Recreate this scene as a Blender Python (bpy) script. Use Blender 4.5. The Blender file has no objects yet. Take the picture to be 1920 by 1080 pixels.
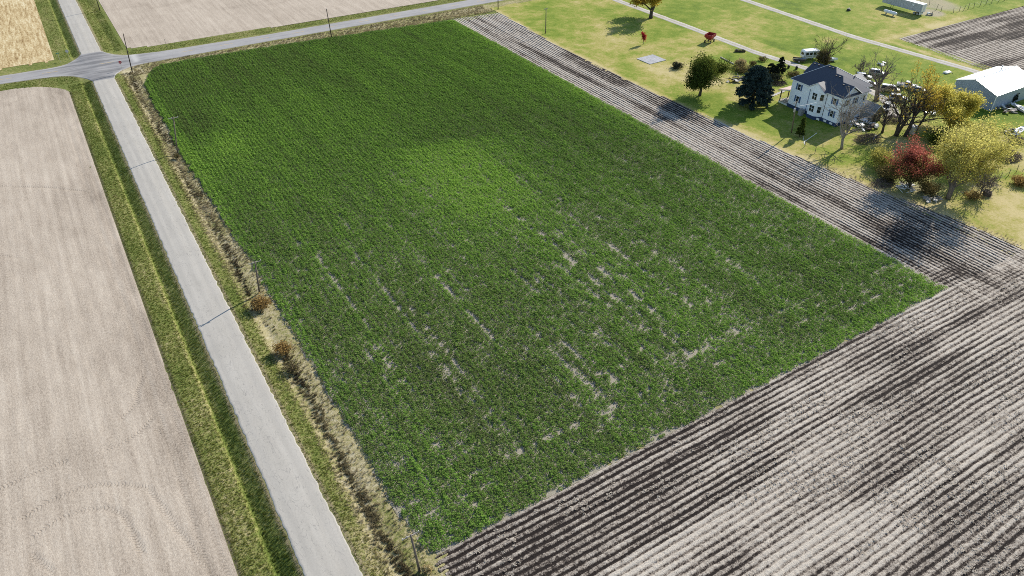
import bpy, math, random
import numpy as np
from mathutils import Vector, Matrix
R_ = math.radians
# ------------------------------------------------------------------ camera, world, sun, exposure
CAM_H, FPX = 80.0, 1378.7
PITCH, YAW = R_(36.456), R_(31.668)
scene = bpy.context.scene
_f = Vector((math.sin(YAW)*math.cos(PITCH), math.cos(YAW)*math.cos(PITCH), -math.sin(PITCH)))
_r = Vector((math.cos(YAW), -math.sin(YAW), 0)); _u = _r.cross(_f)
cam = bpy.data.cameras.new('camera'); co = bpy.data.objects.new('camera', cam)
scene.collection.objects.link(co); scene.camera = co
cam.sensor_width = 36; cam.lens = 36*FPX/1920; cam.clip_start = 1; cam.clip_end = 6000
co.matrix_world = Matrix(((_r.x, _u.x, -_f.x, 0), (_r.y, _u.y, -_f.y, 0), (_r.z, _u.z, -_f.z, CAM_H), (0, 0, 0, 1)))
SUN_EL, SUN_AZ = R_(31), R_(16)          # azimuth measured from +x towards +y
SUN = Vector((math.cos(SUN_EL)*math.cos(SUN_AZ), math.cos(SUN_EL)*math.sin(SUN_AZ), math.sin(SUN_EL)))
world = bpy.data.worlds.new('World'); scene.world = world; world.use_nodes = True
wn = world.node_tree; sky = wn.nodes.new('ShaderNodeTexSky'); sky.sky_type = 'NISHITA'; sky.sun_disc = False
sky.air_density = 1.2; sky.dust_density = .4; sky.ozone_density = 2.5; sky.sun_elevation = SUN_EL; sky.sun_rotation = math.atan2(SUN.x, SUN.y)
wn.links.new(sky.outputs[0], wn.nodes['Background'].inputs[0]); wn.nodes['Background'].inputs[1].default_value = 0.11
sl = bpy.data.lights.new('sun', 'SUN'); sl.energy = 4.6; sl.angle = R_(0.53); sl.color = (1, 0.93, 0.82)
so = bpy.data.objects.new('sun', sl); scene.collection.objects.link(so); so.rotation_euler = SUN.to_track_quat('Z', 'Y').to_euler(); so.location = (100, 100, 200)
vs = scene.view_settings; vs.view_transform = 'Standard'; vs.look = 'None'; vs.gamma = 1; vs.exposure = 0.66; vs.use_curve_mapping = False
scene.cycles.use_denoising = False; scene.cycles.filter_width = 0.95; scene.cycles.max_bounces = 6; scene.cycles.transparent_max_bounces = 4

# ------------------------------------------------------------------ helpers
C = scene.collection
rng = np.random.default_rng(7)
rnd = random.Random(11)
def at(px, py, z=0.0):
    """photo pixel -> point at height z"""
    d = _r*((px-960)/FPX) + _u*(-(py-540)/FPX) + _f
    return Vector((0, 0, CAM_H)) + d*((z-CAM_H)/d.z)
def _hash(i, j, s):
    h = (i.astype(np.int64)*374761393 + j.astype(np.int64)*668265263 + s*974634541) & 0xffffffff
    h = ((h ^ (h >> 13))*1274126177) & 0xffffffff
    return ((h ^ (h >> 16)) & 0xffff)/65535.0
def vn(x, y, s=0):
    x = np.asarray(x, float); y = np.asarray(y, float)
    i = np.floor(x); j = np.floor(y); u = x-i; v = y-j
    u = u*u*(3-2*u); v = v*v*(3-2*v)
    a = _hash(i, j, s); b = _hash(i+1, j, s); c = _hash(i, j+1, s); d = _hash(i+1, j+1, s)
    return (a*(1-u)+b*u)*(1-v) + (c*(1-u)+d*u)*v
def fbm(x, y, s=0, o=4):
    t = 0; a = .5; n = 0
    for k in range(o): t = t + a*vn(x*2**k, y*2**k, s+k*17); n += a; a *= .5
    return t/n
def sstep(a, b, x): t = np.clip((x-a)/(b-a), 0, 1); return t*t*(3-2*t)

def setp(o, label=None, cat=None, group=None, kind=None):
    if label: o['label'] = label
    if cat: o['category'] = cat
    if group: o['group'] = group
    if kind: o['kind'] = kind
    return o
def link(name, me, m=None, parent=None):
    o = bpy.data.objects.new(name, me); C.objects.link(o)
    if m is not None and not me.materials: me.materials.append(M[m] if isinstance(m, str) else m)
    if parent is not None: o.parent = parent
    return o
def thing(name, label, cat, loc=(0, 0, 0), rz=0.0, group=None):
    o = bpy.data.objects.new(name, None); C.objects.link(o); o.location = loc; o.rotation_euler = (0, 0, rz); o.empty_display_size = .3
    return setp(o, label, cat, group)
def np_mesh(name, co_, faces, attrs=None, smooth=False):
    """co_ (n,3), faces (m,4) or (m,3) int arrays"""
    me = bpy.data.meshes.new(name); n = len(co_); m, k = faces.shape
    me.vertices.add(n); me.vertices.foreach_set('co', np.ascontiguousarray(co_, np.float32).ravel())
    me.loops.add(m*k); me.loops.foreach_set('vertex_index', np.ascontiguousarray(faces, np.int32).ravel())
    me.polygons.add(m); me.polygons.foreach_set('loop_start', np.arange(0, m*k, k, dtype=np.int32))
    try: me.polygons.foreach_set('loop_total', np.full(m, k, np.int32))
    except Exception: pass
    me.update(calc_edges=True)
    for an, av in (attrs or {}).items():
        me.attributes.new(an, 'FLOAT', 'POINT').data.foreach_set('value', np.ascontiguousarray(av, np.float32).ravel())
    me.polygons.foreach_set('use_smooth', np.full(m, smooth, bool))
    me.validate(); return me
def grid(name, xs, ys, zf, attrs=None, keep=None, smooth=True):
    X, Y = np.meshgrid(xs, ys, indexing='ij'); Z = zf(X, Y) if callable(zf) else zf
    nx, ny = X.shape; idx = np.arange(nx*ny).reshape(nx, ny)
    F = np.stack([idx[:-1, :-1], idx[1:, :-1], idx[1:, 1:], idx[:-1, 1:]], -1).reshape(-1, 4)
    if keep is not None: F = F[keep[:-1, :-1].ravel()]
    A = {k: (f(X, Y) if callable(f) else f) for k, f in (attrs or {}).items()}
    return np_mesh(name, np.stack([X, Y, Z], -1).reshape(-1, 3), F, A, smooth)

class MB:
    """collects shapes for ONE mesh"""
    def __init__(s): s.v = []; s.f = []; s.a = []
    def add(s, vs, fs, a=0.0):
        n = len(s.v); s.v += [tuple(p) for p in vs]; s.f += [tuple(i+n for i in f) for f in fs]; s.a += [a]*len(vs); return s
    def box(s, c, d, rz=0.0, tilt=None, taper=1.0):
        x, y, z = d[0]/2, d[1]/2, d[2]/2; p = []
        for k in (-1, 1):
            t = taper if k > 0 else 1
            for i, j in ((-1, -1), (1, -1), (1, 1), (-1, 1)): p.append(Vector((i*x*t, j*y*t, k*z)))
        m = Matrix.Rotation(rz, 3, 'Z')
        if tilt: m = m @ Matrix.Rotation(tilt[0], 3, 'X') @ Matrix.Rotation(tilt[1], 3, 'Y')
        return s.add([m @ q + Vector(c) for q in p], [(3, 2, 1, 0), (4, 5, 6, 7), (0, 1, 5, 4), (1, 2, 6, 5), (2, 3, 7, 6), (3, 0, 4, 7)])
    def span(s, a, b): return s.box([(a[i]+b[i])/2 for i in range(3)], [abs(b[i]-a[i]) for i in range(3)])
    def tube(s, pts, rad, n=6, cap=True):
        P = [Vector(p) for p in pts]; k = len(P)
        if not hasattr(rad, '__len__'): rad = [rad]*k
        ring = []; vv = []; ref = Vector((.31, .17, .93))
        for i in range(k):
            t = (P[min(i+1, k-1)]-P[max(i-1, 0)]); t = t.normalized() if t.length > 1e-9 else Vector((0, 0, 1))
            if abs(t.dot(ref)) > .95: ref = Vector((1, 0, 0))
            u = t.cross(ref).normalized(); w = t.cross(u)
            for j in range(n): a = 2*math.pi*j/n; vv.append(P[i]+(u*math.cos(a)+w*math.sin(a))*rad[i])
        ff = [(i*n+j, i*n+(j+1) % n, (i+1)*n+(j+1) % n, (i+1)*n+j) for i in range(k-1) for j in range(n)]
        if cap: ff += [tuple(range(n-1, -1, -1)), tuple((k-1)*n+j for j in range(n))]
        return s.add(vv, ff)
    def prism(s, poly, a, b, axis='y'):
        """poly 2-D points, extruded from a to b along axis"""
        def mk(p, t): return {'y': (p[0], t, p[1]), 'x': (t, p[0], p[1]), 'z': (p[0], p[1], t)}[axis]
        n = len(poly); vv = [mk(p, a) for p in poly]+[mk(p, b) for p in poly]
        ff = [tuple(range(n-1, -1, -1)), tuple(range(n, 2*n))]+[(i, (i+1) % n, n+(i+1) % n, n+i) for i in range(n)]
        return s.add(vv, ff)
    def loft(s, secs, cap=True):
        n = len(secs[0]); vv = [p for q in secs for p in q]; k = len(secs)
        ff = [(i*n+j, i*n+(j+1) % n, (i+1)*n+(j+1) % n, (i+1)*n+j) for i in range(k-1) for j in range(n)]
        if cap: ff += [tuple(range(n-1, -1, -1)), tuple((k-1)*n+j for j in range(n))]
        return s.add(vv, ff)
    def mesh(s, name, origin=(0, 0, 0), smooth=False, bevel=0):
        me = bpy.data.meshes.new(name); o = Vector(origin)
        me.from_pydata([(p[0]-o.x, p[1]-o.y, p[2]-o.z) for p in s.v], [], s.f); me.update()
        if any(s.a): me.attributes.new('tint', 'FLOAT', 'POINT').data.foreach_set('value', s.a)
        if smooth: me.polygons.foreach_set('use_smooth', [True]*len(me.polygons))
        return me
    def build(s, name, m, parent=None, origin=(0, 0, 0), smooth=False, recalc=True):
        me = s.mesh(name, origin, smooth)
        if recalc:
            import bmesh
            b = bmesh.new(); b.from_mesh(me); bmesh.ops.recalc_face_normals(b, faces=b.faces); b.to_mesh(me); b.free()
        return link(name, me, m, parent)
def copy_tree(o, parent=None):
    c = o.copy(); C.objects.link(c)
    if parent is not None: c.parent = parent
    for ch in list(o.children): copy_tree(ch, c)
    return c

# ------------------------------------------------------------------ materials
M = {}
class NT:
    def __init__(s, name):
        s.m = bpy.data.materials.new(name); s.m.use_nodes = True; s.t = s.m.node_tree; s.b = s.t.nodes['Principled BSDF']; s.out = s.t.nodes['Material Output']; M[name] = s.m
        s.pos = s.t.nodes.new('ShaderNodeTexCoord').outputs['Object']
    def n(s, ty, **k):
        x = s.t.nodes.new(ty)
        for a, v in k.items(): setattr(x, a, v)
        return x
    def l(s, a, b): s.t.links.new(a, b)
    def val(s, sock, v):
        if hasattr(v, 'links') or isinstance(v, bpy.types.NodeSocket): s.l(v, sock)
        else: sock.default_value = v
    def attr(s, name, inst=False):
        x = s.n('ShaderNodeAttribute'); x.attribute_name = name; x.attribute_type = 'INSTANCER' if inst else 'GEOMETRY'; return x.outputs['Fac']
    def scale(s, v, vec=None):
        x = s.n('ShaderNodeVectorMath', operation='MULTIPLY'); s.l(vec or s.pos, x.inputs[0]); x.inputs[1].default_value = v; return x.outputs[0]
    def noise(s, sc, detail=3, rough=.55, vec=None, dist=0):
        x = s.n('ShaderNodeTexNoise'); x.inputs['Scale'].default_value = sc; x.inputs['Detail'].default_value = detail; x.inputs['Roughness'].default_value = rough; x.inputs['Distortion'].default_value = dist
        s.l(vec or s.pos, x.inputs['Vector']); return x.outputs['Fac']
    def ramp(s, fac, stops, interp='LINEAR'):
        x = s.n('ShaderNodeValToRGB'); s.l(fac, x.inputs[0]); e = x.color_ramp.elements; x.color_ramp.interpolation = interp
        while len(e) < len(stops): e.new(.5)
        for el, (p, c) in zip(e, stops): el.position = p; el.color = (c, c, c, 1) if not hasattr(c, '__len__') else (*c, 1)
        return x.outputs[0]
    def mix(s, fac, a, b, mode='MIX'):
        x = s.n('ShaderNodeMix', data_type='RGBA', blend_type=mode)
        s.val(x.inputs[0], fac)
        for q, v in ((x.inputs[6], a), (x.inputs[7], b)):
            if isinstance(v, tuple) and len(v) == 3: v = (*v, 1)
            s.val(q, v)
        return x.outputs[2]
    def math(s, op, a, b=0.0, clamp=False):
        x = s.n('ShaderNodeMath', operation=op, use_clamp=clamp); s.val(x.inputs[0], a); s.val(x.inputs[1], b); return x.outputs[0]
    def bump(s, h, st=.5, d=.05):
        x = s.n('ShaderNodeBump'); x.inputs['Strength'].default_value = st; x.inputs['Distance'].default_value = d; s.l(h, x.inputs['Height']); s.l(x.outputs[0], s.b.inputs['Normal'])
    def done(s, col, rough=.9, metal=0.0, spec=.3):
        s.val(s.b.inputs['Base Color'], (*col, 1) if isinstance(col, tuple) else col); s.val(s.b.inputs['Roughness'], rough); s.b.inputs['Metallic'].default_value = metal
        s.b.inputs['Specular IOR Level'].default_value = spec; return s.m
    def leafy(s, col, tr=.35):
        d = s.n('ShaderNodeBsdfDiffuse'); t = s.n('ShaderNodeBsdfTranslucent'); g = s.n('ShaderNodeMixShader'); g.inputs[0].default_value = tr
        s.l(col, d.inputs[0]); s.l(col, t.inputs[0]); s.l(d.outputs[0], g.inputs[1]); s.l(t.outputs[0], g.inputs[2]); s.l(g.outputs[0], s.out.inputs[0]); return s.m
def simple(name, c, rough=.7, metal=0.0, var=.25, sc=3.0, spec=.3, bump=0.0):
    t = NT(name); n = t.noise(sc, 4)
    a = tuple(min(1, x*(1-var)) for x in c); b = tuple(min(1, x*(1+var)) for x in c)
    col = t.ramp(n, [(.3, a), (.7, b)])
    if bump: t.bump(t.noise(sc*4, 3), bump, .02)
    return t.done(col, rough, metal, spec)
def leaf_mat(name, stops, tr=.35, inst=False):
    t = NT(name); f = t.attr('tint', inst)
    return t.leafy(t.ramp(f, stops), tr)

# plain object materials
simple('pole_wood', (.16, .13, .105), .9, var=.3, sc=2); simple('grey_wood', (.33, .30, .26), .9, sc=3); simple('wood_dark', (.10, .075, .055), .9, sc=3)
simple('steel', (.45, .46, .47), .45, .6, sc=2); simple('dark_steel', (.05, .05, .052), .6, .3); simple('galv', (.55, .57, .58), .4, .8, sc=1.5)
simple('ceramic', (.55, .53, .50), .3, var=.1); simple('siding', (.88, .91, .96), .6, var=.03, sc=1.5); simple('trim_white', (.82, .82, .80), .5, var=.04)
simple('foundation_blue', (.035, .06, .13), .8, var=.2); simple('shutter_blue', (.06, .12, .26), .6, var=.12); simple('porch_roof', (.50, .38, .33), .8, var=.12)
simple('shingle', (.052, .058, .078), .42, var=.25, sc=5, spec=.45); simple('grey_shingle', (.26, .26, .26), .7, var=.2, sc=4, spec=.4)
simple('concrete', (.33, .33, .34), .9, var=.25, sc=1.3); simple('black_rubber', (.018, .018, .018), .8, var=.2); simple('rim', (.5, .5, .5), .4, .7, var=.1)
simple('red_paint', (.28, .022, .025), .5, var=.15, sc=1.5); simple('sign_red', (.45, .015, .02), .5, var=.05); simple('sign_green', (.01, .13, .09), .5, var=.05); simple('sign_white', (.8, .8, .8), .5, var=.03)
simple('white_paint', (.78, .78, .77), .35, var=.06, spec=.5); simple('silver_paint', (.42, .44, .46), .3, .5, var=.08); simple('tan_paint', (.30, .26, .17), .4, var=.1); simple('blue_paint', (.03, .07, .2), .3, var=.1, spec=.5)
simple('darkred_paint', (.22, .02, .025), .35, var=.12); simple('black_paint', (.02, .02, .022), .35, var=.2); simple('tank_white', (.75, .76, .77), .35, var=.05)
simple('tarp_white', (.75, .74, .72), .6, var=.1, sc=2, bump=.4); simple('bag_tan', (.62, .58, .48), .8, var=.15, sc=2, bump=.5); simple('yellow_plastic', (.65, .48, .04), .5, var=.1); simple('light_amber', (.8, .75, .65), .2, var=.05); simple('light_red', (.35, .01, .01), .3, var=.1)
simple('marking_yellow', (.50, .34, .10), .8, var=.25, sc=6); simple('trailer_grey', (.42, .44, .47), .5, .2, var=.15, sc=.7)
simple('bark_grey', (.15, .125, .105), .95, var=.35, sc=4, bump=.5); simple('bark_dark', (.065, .052, .042), .95, var=.35, sc=4, bump=.5); simple('bark_pale', (.24, .21, .175), .95, var=.3, sc=4, bump=.4)
simple('brush_stick', (.12, .09, .08), .95, var=.4, sc=3); simple('rubble', (.42, .40, .37), .9, var=.3, sc=2)
t = NT('glass'); t.done(t.ramp(t.noise(.8), [(.4, (.010, .012, .015)), (.6, (.03, .035, .04))]), .08, 0, .6)
t = NT('shed_roof'); w = t.n('ShaderNodeTexWave'); w.inputs['Scale'].default_value = 3.4; w.bands_direction = 'X'; t.l(t.pos, w.inputs['Vector'])
t.bump(w.outputs['Fac'], .06, .02); t.done(t.ramp(t.noise(.6, 3), [(.35, (.66, .68, .70)), (.65, (.72, .73, .74))]), t.ramp(t.noise(.35), [(.4, .36), (.6, .44)]), .75, .5)
t = NT('shed_wall'); w = t.n('ShaderNodeTexWave'); w.inputs['Scale'].default_value = 3.4; w.bands_direction = 'DIAGONAL'; t.l(t.scale((1, 1, 0)), w.inputs['Vector'])
t.bump(w.outputs['Fac'], .15, .02); t.done(t.ramp(t.noise(.5, 3), [(.35, (.28, .34, .43)), (.65, (.33, .39, .48))]), .5, .2, .4)
# foliage
G3 = lambda a, b, c: [(0, a), (.5, b), (1, c)]
leaf_mat('leaf_alfalfa', [(0, (.12, .145, .055)), (.35, (.155, .225, .06)), (.65, (.185, .315, .06)), (1, (.29, .46, .08))], .45, True)
leaf_mat('leaf_dkgreen', G3((.03, .045, .012), (.07, .10, .02), (.16, .18, .035)))
leaf_mat('leaf_spruce', G3((.020, .034, .028), (.042, .066, .058), (.085, .12, .108)), .15)
leaf_mat('leaf_juniper', G3((.010, .014, .009), (.028, .034, .020), (.06, .066, .04)), .1)
leaf_mat('leaf_yellow', G3((.30, .27, .05), (.56, .50, .11), (.74, .67, .22)), .5)
leaf_mat('leaf_gold', G3((.26, .18, .03), (.46, .34, .055), (.62, .49, .11)), .5)
leaf_mat('leaf_olive', G3((.17, .16, .035), (.40, .37, .09), (.66, .60, .19)), .5)
leaf_mat('leaf_red', [(0, (.07, .075, .02)), (.4, (.17, .11, .045)), (.62, (.33, .085, .06)), (1, (.50, .17, .13))], .4)
leaf_mat('leaf_scarlet', G3((.20, .015, .02), (.40, .03, .04), (.55, .07, .07)), .4)
leaf_mat('leaf_orange', G3((.13, .085, .035), (.30, .19, .065), (.46, .32, .13)), .4)
leaf_mat('leaf_brownish', G3((.05, .04, .02), (.12, .10, .04), (.22, .18, .08)), .3)
leaf_mat('straw', G3((.20, .15, .06), (.38, .30, .14), (.58, .48, .28)), .3)
leaf_mat('grass_blade', [(0, (.035, .060, .010)), (.4, (.085, .115, .018)), (.7, (.20, .19, .045)), (1, (.46, .38, .17))], .35, True)
leaf_mat('weed_blade', [(0, (.060, .048, .032)), (.3, (.12, .095, .052)), (.55, (.21, .175, .095)), (.75, (.32, .265, .155)), (1, (.47, .41, .29))], .3, True)
leaf_mat('residue_bit', G3((.16, .135, .11), (.33, .285, .235), (.52, .465, .385)), .2, True)
# ------------------------------------------------------------------ terrain
def _prof(x, xs, zs): return np.interp(x, xs, zs)
def h(x, y):
    """ground height: road beds and ditches along both roads, flat fields"""
    pN = _prof(x, [3.2, 5.0, 5.6, 8.3, 11.0, 11.6, 13.8], [0, .2, .24, .3, .24, .2, 0])
    nN = _prof(x, [-1.2, .4, 2.2, 2.55, 2.9, 3.2, 13.8, 15.2, 16.4, 18], [0, .03, -.02, -.45, -.42, 0, 0, -.24, -.10, 0])
    nN = np.where((x > 2.55) & (x < 3.4), _prof(x, [2.55, 2.9, 5.0], [-.45, -.42, .2]), nN); nN = np.where((x >= 3.2) & (x < 5.0), _prof(x, [2.9, 5.0], [-.42, .2])-_prof(x, [3.2, 5.0], [0, .2]), nN)
    nN = np.where(x < 3.2, nN, np.where(x < 5, nN, np.where(x < 13.8, 0, nN)))
    wob = .5*(vn(x*.02+9, y*0, 3)-.5)
    yy = y-np.interp(x, [-40, -10, 20], [2.6, 1.2, 0])
    pC = _prof(yy, [249.6, 252, 256.5, 261, 263.5], [0, .2, .27, .2, 0]); nC = _prof(yy, [245, 248.4, 249.6, 263.5, 265.2, 268], [0, -.28, 0, 0, -.28, 0])
    mC = sstep(241, 247, yy)*(1-sstep(266, 272, yy)); mN = sstep(-2, 3.2, x)*(1-sstep(13.8, 18, x))
    return np.maximum(pN, pC) + nN*(1-mC) + nC*(1-mN)
def rough_h(x, y): return h(x, y) + .05*(fbm(x*.9, y*.9, 5, 3)-.5)*(1-sstep(3.0, 5.5, x)*(1-sstep(10.8, 13, x)))

t = NT('verge_grass')
n1 = t.noise(.22, 4); n2 = t.noise(5.5, 4, .7); n3 = t.noise(1.4, 4, .65)
f = t.math('ADD', t.math('MULTIPLY', n2, .60), t.math('SUBTRACT', t.math('MULTIPLY', n3, .85), .215)); f = t.math('ADD', f, t.math('MULTIPLY', t.math('SUBTRACT', t.attr('dry'), .5), .75))
c = t.ramp(f, [(.16, (.060, .085, .018)), (.36, (.115, .145, .032)), (.54, (.190, .198, .060)), (.72, (.33, .285, .145)), (.92, (.44, .39, .26))])
c = t.mix(t.math('MULTIPLY', t.attr('shoulder'), t.ramp(n2, [(.35, .25), (.6, 1)])), c, (.25, .19, .14))
c = t.mix(t.math('MULTIPLY', t.attr('soil'), t.ramp(n3, [(.3, .3), (.55, 1)])), c, (.065, .050, .042))
t.bump(n2, .9, .12); t.done(c, .95, 0, .1)
t = NT('lawn_grass')
n1 = t.noise(.035, 4, .6); n2 = t.noise(1.6, 5, .85); n3 = t.noise(.24, 5, .75); n4 = t.noise(.9, 3, .6, t.scale((1, .16, 1)))
f = t.math('ADD', t.math('MULTIPLY', n1, .85), t.math('ADD', t.math('MULTIPLY', n3, .80), t.math('MULTIPLY', n2, .62))); f = t.math('ADD', f, t.math('MULTIPLY', n4, .12)); f = t.math('ADD', f, t.math('MULTIPLY', t.attr('dry'), .5))
c = t.ramp(f, [(.72, (.075, .135, .012)), (.90, (.135, .185, .018)), (1.0, (.205, .220, .034)), ])
c = t.ramp(t.math('SUBTRACT', f, .575), [(.34, (.075, .125, .012)), (.52, (.130, .190, .018)), (.66, (.200, .238, .036)), (.80, (.32, .285, .085)), (.98, (.44, .37, .18))])
c = t.mix(t.math('MULTIPLY', t.attr('soil'), t.ramp(n2, [(.3, .4), (.6, 1)])), c, (.34, .29, .22))
t.bump(n2, .7, .08); t.done(c, .95, 0, .1)
t = NT('residue')          # harvested bean field: chopped pale straw over soil
def sub5(t, n, k): return t.math('MULTIPLY', t.math('SUBTRACT', n, .5), k)
a = t.noise(2.6, 4, .8, t.scale((1.5, .8, 1))); e = t.noise(7.5, 3, .8); b = t.noise(.8, 3, .6, t.scale((1.3, .03, 1))); d = t.noise(.05, 4, .6); v = t.noise(.5, 4, .65, t.scale((1, .3, 1)))
f = t.math('ADD', t.math('ADD', sub5(t, a, .95), sub5(t, e, .75)), t.math('ADD', t.math('ADD', sub5(t, b, .50), sub5(t, d, .30)), sub5(t, v, .35)))
f = t.math('SUBTRACT', t.math('ADD', f, .62), t.math('MULTIPLY', t.attr('dark'), .20))
ph = t.attr('trk_s'); tm = t.attr('trk_m'); lug = t.math('MULTIPLY', t.ramp(t.math('SINE', t.math('MULTIPLY', ph, 13.0)), [(.35, 0), (.6, 1)]), tm)
f = t.math('SUBTRACT', f, t.math('MULTIPLY', lug, .25))
c = t.ramp(f, [(.12, (.11, .086, .066)), (.36, (.25, .205, .160)), (.58, (.372, .312, .248)), (.82, (.485, .418, .338)), (1.0, (.54, .48, .40))])
t.bump(t.math('SUBTRACT', t.math('ADD', a, t.math('MULTIPLY', e, .5)), lug), .6, .06); t.done(c, .95, 0, .15)
t = NT('corn_stubble')
a = t.noise(1.5, 4, .8); b = t.noise(1.0, 3, .6, t.scale((1.31, .12, 1))); d = t.noise(.09, 3)
f = t.math('ADD', t.math('ADD', sub5(t, a, 1.1), .68), t.math('ADD', sub5(t, b, .8), sub5(t, d, .3)))
c = t.ramp(f, [(.45, (.20, .125, .055)), (.62, (.38, .275, .135)), (.78, (.53, .43, .25)), (.95, (.62, .55, .38))]); t.bump(a, .8, .12); t.done(c, .95, 0, .1)
t = NT('tilled')           # dark soil in the furrows, pale straw residue on the ridges
a = t.noise(1.9, 4, .72); a2 = t.noise(5.5, 4, .8); d = t.noise(.6, 3, .6)
nz = t.math('ADD', t.math('ADD', sub5(t, a, 1.3), sub5(t, a2, 1.35)), sub5(t, d, .45))
f = t.math('ADD', t.math('ADD', t.math('MULTIPLY', t.attr('ridge'), .58), nz), t.math('MULTIPLY', t.attr('res'), .44))
c = t.ramp(f, [(.18, (.022, .017, .015)), (.36, (.060, .048, .041)), (.48, (.175, .148, .124)), (.66, (.325, .282, .236)), (.95, (.48, .43, .365))])
t.bump(nz, .9, .09); t.done(c, .95, 0, .12)
t = NT('crop_soil')
a = t.noise(4.0, 4, .7); c = t.ramp(a, [(.3, (.22, .185, .14)), (.5, (.38, .335, .265)), (.7, (.50, .45, .37))]); c = t.mix(t.attr('green'), c, (.030, .045, .016)); t.bump(a, .7, .06); t.done(c, .95, 0, .12)  # dark green mix paints the shade under the plants into the soil
t = NT('chip_seal')
a = t.noise(.7, 4, .6, t.scale((1.6, .12, 1))); b = t.noise(30, 2, .6); d = t.noise(.12, 4); cr = t.noise(.8, 3, .5, t.scale((1, .35, 1)), 1.2)
f = t.math('ADD', t.math('MULTIPLY', a, .4), t.math('ADD', t.math('MULTIPLY', b, .22), t.math('MULTIPLY', d, .38)))
c = t.ramp(f, [(.30, (.345, .318, .275)), (.5, (.415, .386, .338)), (.70, (.47, .44, .392))])
c = t.mix(t.ramp(t.math('ABSOLUTE', t.math('SUBTRACT', cr, .5)), [(0, .75), (.010, 0)]), c, (.20, .19, .175)); c = t.mix(t.math('MULTIPLY', t.attr('trk'), .22), c, (.27, .255, .23))
st = t.noise(1.1, 4, .7); c = t.mix(t.ramp(st, [(.66, 0), (.78, .45)]), c, (.24, .23, .215)); wt = t.noise(.35, 2, .5, t.scale((2.4, .012, 1))); c = t.mix(t.ramp(wt, [(.42, .0), (.62, .35)]), c, (.30, .285, .26)); g3 = t.noise(4.0, 4, .8); c = t.mix(t.ramp(g3, [(.35, .30), (.6, 0)]), c, (.25, .24, .22)); t.bump(b, .25, .01); t.done(c, .85, 0, .25)
t = NT('asphalt_old')
a = t.noise(.6, 4, .6, t.scale((.10, 1.5, 1))); b = t.noise(22, 2, .6); d = t.noise(.16, 4, .6)
f = t.math('ADD', t.math('MULTIPLY', a, .4), t.math('ADD', t.math('MULTIPLY', b, .2), t.math('MULTIPLY', d, .4)))
c = t.ramp(f, [(.3, (.21, .20, .198)), (.5, (.29, .28, .275)), (.7, (.36, .35, .335))])
tr = t.noise(.5, 3, .6, t.scale((.16, 1, 1))); c = t.mix(t.math('MULTIPLY', t.attr('dark'), t.ramp(tr, [(.42, .15), (.62, .8)])), c, (.12, .118, .12)); c = t.mix(t.attr('pale'), c, (.42, .41, .39)); t.done(c, .85, 0, .25)
t = NT('gravel')
a = t.noise(4.0, 4, .7); b = t.noise(.3, 3); c = t.ramp(t.math('ADD', t.math('MULTIPLY', a, .6), t.math('MULTIPLY', b, .4)), [(.3, (.30, .27, .235)), (.5, (.42, .39, .35)), (.7, (.52, .49, .45))])
c = t.mix(t.math('MULTIPLY', t.attr('mid'), t.ramp(a, [(.35, .2), (.6, .95)])), c, (.17, .165, .055)); t.bump(a, .5, .03); t.done(c, .95, 0, .15)

# one sheet to the horizon, finer along the roads
xs = np.unique(np.concatenate([np.linspace(-2500, -200, 6), np.arange(-180, -4, 4.0), np.arange(-4, 20.01, .3), np.arange(22, 340, 4.0), np.linspace(380, 3000, 6)]).round(3))
ys = np.unique(np.concatenate([np.linspace(-900, -60, 5), np.arange(-40, 240, 1.0), np.arange(240, 274.01, .35), np.arange(275, 420, 2.0), np.linspace(450, 3500, 8)]).round(3))
def g_dry(x, y):
    east = sstep(13.3, 14.6, x)*(1-sstep(19, 21, x))*(y < 262); n = fbm(x*.35, y*.12, 21, 3)
    nearE = sstep(75, 50, y)*sstep(11.3, 12, x)
    lip = np.exp(-((x-2.15)/.22)**2)*.13; dk = np.exp(-((x-3.6)/.9)**2)*-.12-.2*np.exp(-((x-2.6)/.25)**2)  # dk: greener slope, plus ditch shade painted in as lower dryness
    yy = y-np.interp(x, [-40, -10, 20], [2.6, 1.2, 0]); so_ = (x > 13)*sstep(243, 246, yy)*(1-sstep(251, 252.5, yy))
    base = .42+.45*(n-.5)+.10*(x < 2)*sstep(120, 40, y)
    return base + .34*east + .30*so_ + .30*nearE*(1-east) + (lip+dk)*((y < 243) | (y > 272))
def g_sh(x, y):
    e = np.exp(-((x-5.0)/.3)**2)+np.exp(-((x-11.55)/.3)**2)
    yl, yh = ylo(x), yhi(x); e = np.where((y > 243) & (y < 271), 0, e); return np.clip(e+.8*np.exp(-((y-yl+.25)/.35)**2)+.8*np.exp(-((y-yh-.25)/.35)**2), 0, 1)
def ylo(x): return np.interp(x, [-400, -18, -8, -4.5, -1.5, 1, 3.0, 4.4, 5.3, 5.5, 11.2, 11.5, 12.2, 14, 16.7, 20, 26, 60, 149, 400], [256.5, 255.9, 254.8, 254.2, 253.2, 251.8, 249.6, 246.8, 244, 243.3, 243.3, 245, 247, 249.8, 251.4, 252, 252.3, 253, 253.7, 254.5])
def yhi(x): return np.interp(x, [-400, -18, -4, -1.5, .5, 2.5, 4.2, 4.9, 5.2, 11.4, 11.8, 12.5, 14.5, 18.8, 27, 62, 141, 400], [264, 263.6, 263.1, 263.6, 265, 267.3, 269.8, 271, 271.6, 271.6, 270.8, 269.2, 266.6, 263.6, 261.3, 260.1, 261, 262])
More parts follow.
